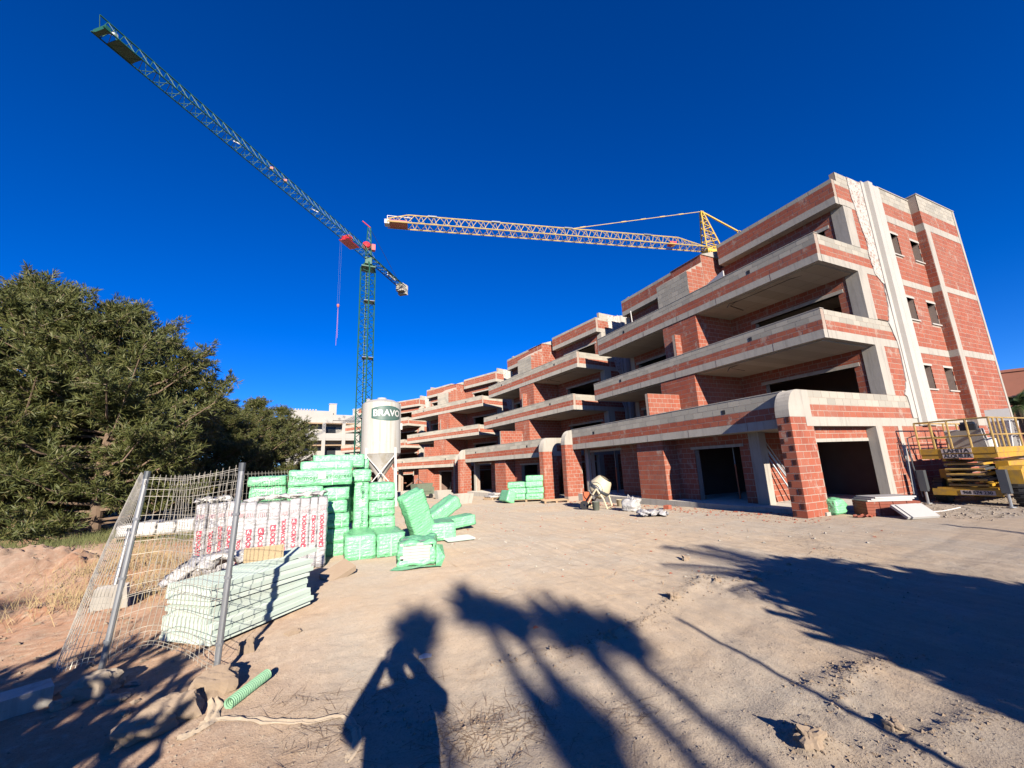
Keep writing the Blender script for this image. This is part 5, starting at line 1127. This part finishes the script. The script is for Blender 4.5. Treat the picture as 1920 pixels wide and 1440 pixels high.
# ---------------------------------------------------------------- scissor lift
lf = thing('scissor_lift', 'yellow scissor lift with railed platform at the right edge, beside the gable', 'lift', (16.65, 5.55, 0), 0)
LP = lambda n, mb, m_='lift': mb.build(n, M[m_], lf)
L_ = 3.9; W0, W1 = -.80, .78
LP('deck', MB().box(0, L_, W0, W1, 1.32, 1.45)); LP('toe_board', MB().box(-.02, .02, W0, W1, 1.452, 1.62).box(0, L_, W0-.02, W0+.02, 1.452, 1.60))
for x_ in (0, .95, 1.9, 2.85, 3.8):
    for y_ in (W0, W1): LP('rail_post', MB().tube((x_, y_, 1.45), (x_, y_, 2.42), .024, 6), 'liftrail')
for y_ in (-.35, .05, .42): LP('rail_post', MB().tube((0, y_, 1.6), (0, y_, 2.42), .024, 6), 'liftrail')
for z_ in (1.95, 2.42):
    for y_ in (W0, W1): LP('guard_rail', MB().tube((0, y_, z_), (L_, y_, z_), .022, 6), 'liftrail')
    LP('guard_rail', MB().tube((0, W0, z_), (0, W1, z_), .024, 6), 'liftrail')
LP('rail_post', MB().tube((.3, W0, 1.45), (.3, W0, 2.42), .02, 6).tube((.6, W0, 1.45), (.6, W0, 2.42), .02, 6), 'liftrail')
for k in range(5):                       # folded scissor arms
    z_ = .56+k*.15
    for y_ in (-.42, .24): LP('scissor_arm', MB().tube((.12, y_, z_), (3.3, y_, z_+.12), .05, 4).tube((.12, y_+.10, z_+.12), (3.3, y_+.10, z_), .05, 4), 'steel' if k % 2 else 'lift')
    LP('cross_shaft', MB().tube((.12, -.45, z_), (.12, .36, z_), .03, 6), 'liftrail')
LP('chassis', MB().box(.02, L_-.1, -.62, .60, .30, .50)); LP('bumper_plate', MB().box(-.04, .02, -.70, .70, .28, .46))
LP('side_locker', MB().box(.75, 2.6, -.74, -.48, .45, 1.2)); LP('side_locker', MB().box(.55, 2.0, .42, .66, .45, 1.0))
LP('mudguard', MB().prism([(.05,.62),(.05,.98),(.22,1.08),(1.05,1.08),(1.22,.98),(1.22,.62),(1.10,.62),(1.10,.92),(.18,.92),(.18,.62)], lambda a, b, t: (a, t, b), -1.12, -.70))
for x_ in (.62, 3.1):
    for y_ in (-.92, .70):
        wl = LP('wheel', MB().lathe([(.16,-.13),(.30,-.14),(.36,-.11),(.375,0),(.36,.11),(.30,.14),(.16,.13)], 28, (x_, y_, .375), M=Matrix.Rotation(math.pi/2,3,'X')), 'black')
        MB().lathe([(0,-.08),(.16,-.10),(.19,-.06),(.19,.06),(.16,.10),(0,.08)], 20, (x_, y_, .375), M=Matrix.Rotation(math.pi/2,3,'X')).build('rim', M['lift'], wl)
        m1 = MB()
        for k in range(16): a_ = k*math.pi/8; m1.obox((x_+.372*math.cos(a_), y_, .375+.372*math.sin(a_)), (.03,.25,.05), Matrix.Rotation(-a_,3,'Y'))
        m1.build('tyre_lug', M['black'], wl)
for y_ in (.86, -.80):
    for x_ in (-.06,):
        LP('outrigger_jack', MB().box(x_-.08, x_+.08, y_-.085, y_+.085, .38, 1.0), 'steel'); LP('jack_rod', MB().tube((x_, y_, .03), (x_, y_, .4), .035, 8), 'galv'); LP('jack_foot', MB().lathe([(0,0),(.09,0),(.09,.03),(0,.035)], 14, (x_, y_, .01)), 'galv')
LP('ladder', MB().path([(-.05,.95,.2),(-.1,1.0,1.2),(-.05,1.0,1.98),(-.05,.80,2.05)], .018, 6).path([(-.3,1.05,.3),(-.1,1.06,1.7)], .015, 5), 'steel')
FL = Matrix.Rotation(-math.pi/2, 4, 'Z') @ FRONT      # faces -X
def plate(y0, y1, z0, z1, x_, txt, size, mat='plate'):
    o = LP('sign_plate', MB().box(x_-.012, x_, y0, y1, z0, z1), mat); text_mesh(txt, size, M['blackink'], o, Matrix.Translation((x_-.014, (y0+y1)/2, (z0+z1)/2)) @ FL, bold=.004, sx=1.0)
plate(-.33, .30, 1.48, 1.60, -.022, 'LAHITA', .155); plate(-.33, .30, 1.335, 1.445, -.004, 'ALQUILER', .125); plate(-.58, .10, .31, .43, -.042, '968 574 230', .115)
for k, (txt, z_) in enumerate((('LAHITA', .98), ('ALQUILER', .83), ('968 574 230', .68))):
    o = LP('sign_plate', MB().box(.95, 1.75, -.752, -.742, z_-.05, z_+.05), 'plate'); text_mesh(txt, .10, M['redink'], o, Matrix.Translation((1.35, -.755, z_)) @ FRONT)
# boards carried on the platform
for k, (x_, y_, z_, e, s_, m_, lab) in enumerate(((.62,-.1,1.47,(0,-.42,.1),(.05,.75,.72),'whiteslab','pale foam board tilted at the left end of the lift platform'),(.95,-.05,1.47,(0,-.42,.06),(.05,.8,.74),'whiteslab','second tilted foam board on the lift platform'),(1.9,-.45,1.47,(0,.35,.2),(.06,.5,1.35),'whiteslab','tall white board rising above the lift platform rails'),(1.5,-.5,1.47,(0,.2,-.2),(.05,.45,.9),'whitefilm','crumpled white bag board beside the tall board on the lift'),(2.3,-.4,1.47,(0,.3,-.1),(.06,.5,.95),'whitefilm','last white board toward the right on the lift platform'))):
    tag(MB().box(-s_[0]/2, s_[0]/2, -s_[1]/2, s_[1]/2, 0, s_[2]).build('foam_board', M[m_], None, False, (16.65+x_, 5.55+y_, z_), e), lab, 'board', 'boards on the lift')
cb = thing('lift_control', 'black control box hung on the lift rail', 'control box', (16.75, 5.2, 2.1)); MB().box(-.09,.09,-.16,.16,0,.18).build('case', M['black'], cb); MB().box(-.07,.07,-.13,.13,.18,.24).build('hood', M['steel'], cb); MB().tube((0,.05,.24), (0,.05,.32), .02, 6).build('joystick', M['black'], cb)
# drum on the platform
tag(MB().lathe([(0,0),(.18,0),(.18,.4),(.16,.42),(0,.42)], 18).build('white_drum', M['white'], None, False, (17.6, 5.15, 1.46)), 'white plastic drum on the lift platform behind the near rail', 'drum')
# ---------------------------------------------------------------- things behind the camera whose shadows lie across the ground
K = 1/math.tan(SUN_EL); SX, SY = math.sin(SUN_AZ)*K, math.cos(SUN_AZ)*K       # ground shift of a shadow per metre of height
def caster(sx, sy, H): return sx-SX*H, sy-SY*H
# photographer, phone held up at the camera
ps = thing('person', 'person in dark jacket holding a phone up, taking the picture', 'person', (-.07, 0, 0))
sk = bpy.data.meshes.new('body')
J = {'pel':(.02,-.42,.95),'sp':(.02,-.40,1.2),'ch':(.02,-.38,1.38),'nk':(.02,-.36,1.50),'hd0':(-.03,-.34,1.58),'hd1':(-.05,-.33,1.70),
     'hl':(-.10,-.42,.92),'kl':(-.12,-.40,.5),'al':(-.13,-.44,.08),'tl':(-.14,-.30,.04),'hr':(.13,-.42,.92),'kr':(.16,-.40,.5),'ar':(.17,-.44,.08),'tr':(.18,-.30,.04),
     'sl':(-.17,-.38,1.42),'el':(-.30,-.20,1.26),'wl':(-.10,-.08,1.52),'hal':(-.07,-.05,1.58),'sr':(.21,-.38,1.42),'er':(.36,-.20,1.27),'wr':(.14,-.08,1.52),'har':(.09,-.05,1.58)}
E_ = [('pel','sp'),('sp','ch'),('ch','nk'),('nk','hd0'),('hd0','hd1'),('pel','hl'),('hl','kl'),('kl','al'),('al','tl'),('pel','hr'),('hr','kr'),('kr','ar'),('ar','tr'),('ch','sl'),('sl','el'),('el','wl'),('wl','hal'),('ch','sr'),('sr','er'),('er','wr'),('wr','har')]
Rr = dict(pel=.19,sp=.185,ch=.20,nk=.06,hd0=.085,hd1=.085,hl=.10,kl=.065,al=.045,tl=.04,hr=.10,kr=.065,ar=.045,tr=.04,sl=.10,el=.07,wl=.045,hal=.04,sr=.10,er=.07,wr=.045,har=.04)
ks = list(J); sk.from_pydata([J[k] for k in ks], [(ks.index(a), ks.index(b)) for a, b in E_], [])
bo = link('body', sk, ps); md = bo.modifiers.new('skin', 'SKIN')
for i, k in enumerate(ks): sk.skin_vertices[0].data[i].radius = (Rr[k]*(1.25 if k in ('pel','sp','ch') else 1), Rr[k]); sk.skin_vertices[0].data[i].use_root = (k == 'pel')
bo.modifiers.new('sub', 'SUBSURF').levels = 1; bo.modifiers['sub'].render_levels = 2
dg = bpy.context.evaluated_depsgraph_get(); dg.update(); me = bpy.data.meshes.new_from_object(bo.evaluated_get(dg)); bo.modifiers.clear(); bo.data = me; me.materials.clear()
for mt in ('jacket','jeans','skin'): me.materials.append(M[mt])
for pg in me.polygons:
    c = pg.center; pg.material_index = 2 if (c.z > 1.50 and abs(c.x-.02) < .12 and c.y < -.2) or c.y > -.11 and c.z > 1.4 else (1 if c.z < .98 else 0)
MB().lathe([(0,.125),(.06,.11),(.098,.06),(.105,0),(.095,-.05),(.08,-.06)], 18, (.02,-.345,1.68)).build('hair', M['hair'], ps, True)
for s_, hx in ((-1,-.07),(1,.09)):
    m1 = MB()
    for k in range(4): m1.path([(hx-s_*.0, -.05, 1.555+k*.02), (hx-s_*.015, -.015, 1.558+k*.02), (hx-s_*.035+.0, -.03, 1.56+k*.02)], .008, 5)
    m1.path([(hx,-.06,1.60),(hx-s_*.02,-.05,1.635),(hx-s_*.035,-.045,1.645)], .009, 5); m1.build('fingers', M['skin'], ps)
tag(MB().box(-.08,.085,-.040,-.032,1.575,1.66).build('phone', M['black'], None), 'black phone held at the photographer\'s eye level', 'phone')
# yucca with rosettes at the branch ends
yu = thing('yucca_tree', 'branching yucca behind the photographer whose leaf rosettes throw the blurred shadows', 'tree', (*caster(1.75, 4.2, 6.3), 0))
yb = Vector(yu.location); m1 = MB(); m2 = MB(); rs = random.Random(9)
for (sx, sy, H, R_) in ((.98,4.95,6.9,.36),(1.78,5.35,7.2,.46),(1.95,4.7,6.8,.34),(2.40,4.30,6.6,.52),(2.68,3.85,6.3,.36),(1.55,2.6,5.3,.34)):
    hx, hy = caster(sx, sy, H); hp_ = Vector((hx, hy, H))-yb
    m1.path([(0,0,-.1), (hp_.x*.25, hp_.y*.25, H*.45), (hp_.x*.8, hp_.y*.8, H*.8), hp_], .06, 7, rs=[.13,.10,.07,.06])
    for k in range(190):
        d = Vector((rs.gauss(0,1), rs.gauss(0,1), rs.gauss(-.25,.9))).normalized(); s_ = d.orthogonal().normalized()*.028; e = hp_ + d*R_*rs.uniform(.6,1.1); b_ = hp_ + d*.03 + Vector((0,0,-rs.random()*.35))
        m2.add([b_-s_, b_+s_, b_.lerp(e,.5)+s_*1.1, e, b_.lerp(e,.5)-s_*1.1], [(0,1,2,3,4)])
m1.build('trunk', M['bark'], yu); m2.build('crown', M['leaf'], yu)
# thick low palm to the right rear
bx2, by2 = 5.15, -2.7
pt = thing('palm_clump', 'thick low palm clump right of the photographer, throwing the big dark shadow', 'plant', (bx2, by2, 0))
rs = random.Random(12); m1 = MB()
for k in range(3800):
    d = Vector((rs.gauss(0,1), rs.gauss(0,1), rs.gauss(0,1))).normalized(); r_ = rs.random()**.4; c = Vector((d.x*1.9*r_, d.y*1.3*r_, 1.35+d.z*1.30*r_)); s_ = Vector((rs.gauss(0,1), rs.gauss(0,1), rs.gauss(0,1))).normalized(); u_ = d.cross(s_).normalized()
    m1.add([c-s_*.16-u_*.05, c+s_*.16-u_*.05, c+s_*.2+u_*.05, c-s_*.12+u_*.06], [(0,1,2,3)])
m1.build('leaf_mass', M['leaf'], pt)
m1 = MB()
for (az, el, L) in ((2.6,.85,1.7),(2.9,.6,1.6),(1.9,1.2,1.5),(2.3,.35,1.5),(3.2,.95,1.5),(.4,.8,1.2),(1.2,1.3,1.3)): frond(m1, (-.1,0,2.0), az, el, L, .9, rs, .3)
m1.build('frond', M['leaf'], pt); MB().path([(0,0,-.1),(0,0,1.2)], .2, 8).build('trunk', M['bark'], pt)
cx2, cy2 = caster(3.47, 3.6, 2.3); fp2 = thing('fence_post', 'slim post standing to the right behind the photographer', 'post', (cx2, cy2, 0), 0, 'galvanised fence posts')
MB().tube((0,0,-.05), (0,0,2.3), .022, 8).build('pole', M['galv'], fp2); MB().tube((.0,0,2.1), (.10,.0,.0), .008, 5).build('stay_wire', M['galv'], fp2)
# made-up shrub added for its shadow at the lower left, then a pine
sb_x, sb_y = caster(-2.55, 3.5, 1.3); sbh = thing('shade_shrub', 'unseen leafy shrub added left behind the photographer to shade the lower left corner', 'shrub', (sb_x, sb_y, 0)); m1 = MB(); rs = random.Random(33)
for k in range(2600):
    d = Vector((rs.gauss(0,1), rs.gauss(0,1), rs.gauss(0,1))).normalized(); r_ = rs.random()**.45; c = Vector((d.x*1.75*r_, d.y*1.0*r_, 1.15+d.z*1.1*r_)); s_ = Vector((rs.gauss(0,1), rs.gauss(0,1), rs.gauss(0,1))).normalized(); u_ = d.cross(s_).normalized()
    m1.add([c-s_*.13, c+u_*.06, c+s_*.13, c-u_*.06], [(0,1,2,3)])
m1.build('foliage', M['leaf'], sbh); MB().path([(0,0,-.1),(.05,0,1.3)], .06, 7).build('stem', M['bark'], sbh)
x_, y_ = caster(-4.6, 8.8, 7.0); pine(1, x_, y_, .75, 2.4, 'pine behind the photographer to the left', 1.0, 'pines behind the camera')
x_, y_ = caster(12.35, 4.6, 3.2); tp2 = thing('shadow_pole', 'unseen pole added right of the photographer, behind, for its streaks of shadow', 'post', (x_, y_, 0)); MB().tube((0,0,-.1), (0,0,3.2), .05, 8).build('shaft', M['wood'], tp2); MB().tube((-.12,0,2.9), (-.12,0,1.4), .03, 6).build('streak_rod', M['wood'], tp2)  # unseen pole and rod added to cast two streaks of shadow

# ---------------------------------------------------------------- gravel, litter and grass (uncountable)
def scatter(n, fx, s0, s1, seed, flat=.6):
    rs = np.random.default_rng(seed); x, y = fx(rs, n); s = s0*(s1/s0)**rs.random(n)**2.2
    z = gz(x, y) + relief(x, y); base = np.array([(1,0,0),(-.5,.87,0),(-.5,-.87,0),(.1,.05,.9),(0,0,-.5)])
    V = base[None]*(s[:, None, None]) * rs.uniform(.6, 1.3, (n, 5, 3)); V[:, :, 2] *= flat
    a = rs.uniform(0, 6.28, n); c, sn = np.cos(a)[:, None], np.sin(a)[:, None]; X = V[:, :, 0]*c - V[:, :, 1]*sn; Yv = V[:, :, 0]*sn + V[:, :, 1]*c
    V = np.stack([X + x[:, None], Yv + y[:, None], V[:, :, 2] + z[:, None] + s[:, None]*.12], -1).reshape(-1, 3)
    F = np.array([(0,1,3),(1,2,3),(2,0,3),(1,0,4),(2,1,4),(0,2,4)]); F = (F[None] + 5*np.arange(n)[:, None, None]).reshape(-1, 3); return V, F
def fan(rs, n):
    r_ = 1.4*(22/1.4)**rs.random(n); th_ = np.radians(rs.uniform(-32, 82, n)); return r_*np.sin(th_), r_*np.cos(th_)
V, F = scatter(30000, fan, .0025, .013, 31); tag(mesh_np('gravel', V, F, M['stone']), 'small loose gravel scattered over the sandy ground', 'gravel', kind='stuff')
def lft(rs, n): return rs.uniform(-9, -1.2, n), rs.uniform(4, 16, n)
V, F = scatter(3800, lft, .010, .055, 32); tag(mesh_np('rubble', V, F, M['clod']), 'reddish earth crumbs and rubble on the left bank', 'rubble', kind='stuff')
def byb(rs, n): return 11.2+rs.normal(0, .5, n), rs.uniform(6.4, 19, n)
V, F = scatter(900, byb, .012, .06, 33); tag(mesh_np('building_rubble', V, F, M['brick']), 'broken brick crumbs along the foot of the nearest block', 'rubble', kind='stuff')
def bylift(rs, n): return rs.uniform(13.5, 20, n), rs.uniform(4.2, 6.7, n)
V, F = scatter(1600, bylift, .012, .06, 34); tag(mesh_np('coarse_gravel', V, F, M['stone']), 'coarse pale gravel around the lift', 'gravel', kind='stuff')
def ridge_pts(rs, n):
    k = rs.integers(0, len(RIDGES)-2, n); R_ = np.array(RIDGES)[k]; t_ = rs.random(n); return R_[:,0]+(R_[:,2]-R_[:,0])*t_+rs.normal(0,1,n)*R_[:,4]*.8, R_[:,1]+(R_[:,3]-R_[:,1])*t_+rs.normal(0,1,n)*R_[:,4]*.8
V, F = scatter(2600, ridge_pts, .004, .020, 35, .8); tag(mesh_np('earth_crumbs', V, F, M['clod']), 'crumbs of dry earth along the wheel ridges', 'crumbs', kind='stuff')
def blades(n, fx, h0, h1, w, seed, lie=0.0):
    rs = np.random.default_rng(seed); x, y = fx(rs, n); z = gz(x, y) + relief(x, y); a = rs.uniform(0, 6.28, n); h_ = rs.uniform(h0, h1, n); ln = rs.uniform(.2, .9, n)*h_ + lie*h_
    up = h_*(1-lie); dx, dy = np.cos(a)*ln, np.sin(a)*ln; sx, sy = -np.sin(a)*w, np.cos(a)*w; zz = z+.004
    V = np.stack([np.stack([x-sx, y-sy, zz], -1), np.stack([x+sx, y+sy, zz], -1), np.stack([x+dx, y+dy, zz+up], -1)], 1).reshape(-1, 3); return V, np.arange(3*n).reshape(-1, 3)
def clump(c, s): 
    def f(rs, n):
        k = rs.integers(0, len(c), n); P_ = np.array(c)[k]; return P_[:,0]+rs.normal(0, s, n), P_[:,1]+rs.normal(0, s, n)
    return f
lit = [gp(a, b) for a, b in ((880,1350),(960,1330),(920,1345),(860,1380),(820,1400),(940,1400),(905,1390),(1180,1345),(560,1310),(600,1360),(620,1400),(700,1300),(1000,1350),(790,1270))]
V, F = blades(560, clump(lit, .12), .05, .16, .0022, 41, .93); tag(mesh_np('dry_litter', V, F, M['bark']), 'dry twigs and needles littering the foreground', 'litter', kind='stuff')
gc = [(-3.2,8.4),(-2.6,9.2),(-3.5,9.8),(-2.9,10.6),(-1.9,8.5),(-3.8,12.5),(-4.5,14)]
V, F = blades(3000, clump(gc, .40), .08, .30, .004, 42); tag(mesh_np('dry_grass', V, F, M['drygrass']), 'dry straw-coloured grass behind the mesh fence', 'grass', kind='stuff')
g2 = [(-10+2.2*k, 17+1.3*((k*7) % 3)) for k in range(5)] + [(-9,15),(-11,20),(-6.5,22),(-7,19.5)]
V, F = blades(9000, clump(g2, 1.0), .10, .35, .008, 43); tag(mesh_np('weeds', V, F, M['scrub']), 'low green weeds under the pines', 'weeds', kind='stuff')

def yard(rs, n): return rs.uniform(2, 11.5, n), rs.uniform(4, 20, n)
V, F = scatter(500, yard, .010, .045, 36, .5); tag(mesh_np('brick_crumbs', V, F, M['brick']), 'red brick crumbs scattered over the yard', 'crumbs', kind='stuff')
V, F = scatter(700, yard, .010, .05, 37, .5); tag(mesh_np('mortar_crumbs', V, F, M['block']), 'grey mortar crumbs scattered over the yard', 'crumbs', kind='stuff')
V, F = blades(420, yard, .06, .30, .007, 44, .96); tag(mesh_np('wood_slivers', V, F, M['wood']), 'wood slivers and straw scattered over the yard', 'litter', kind='stuff')
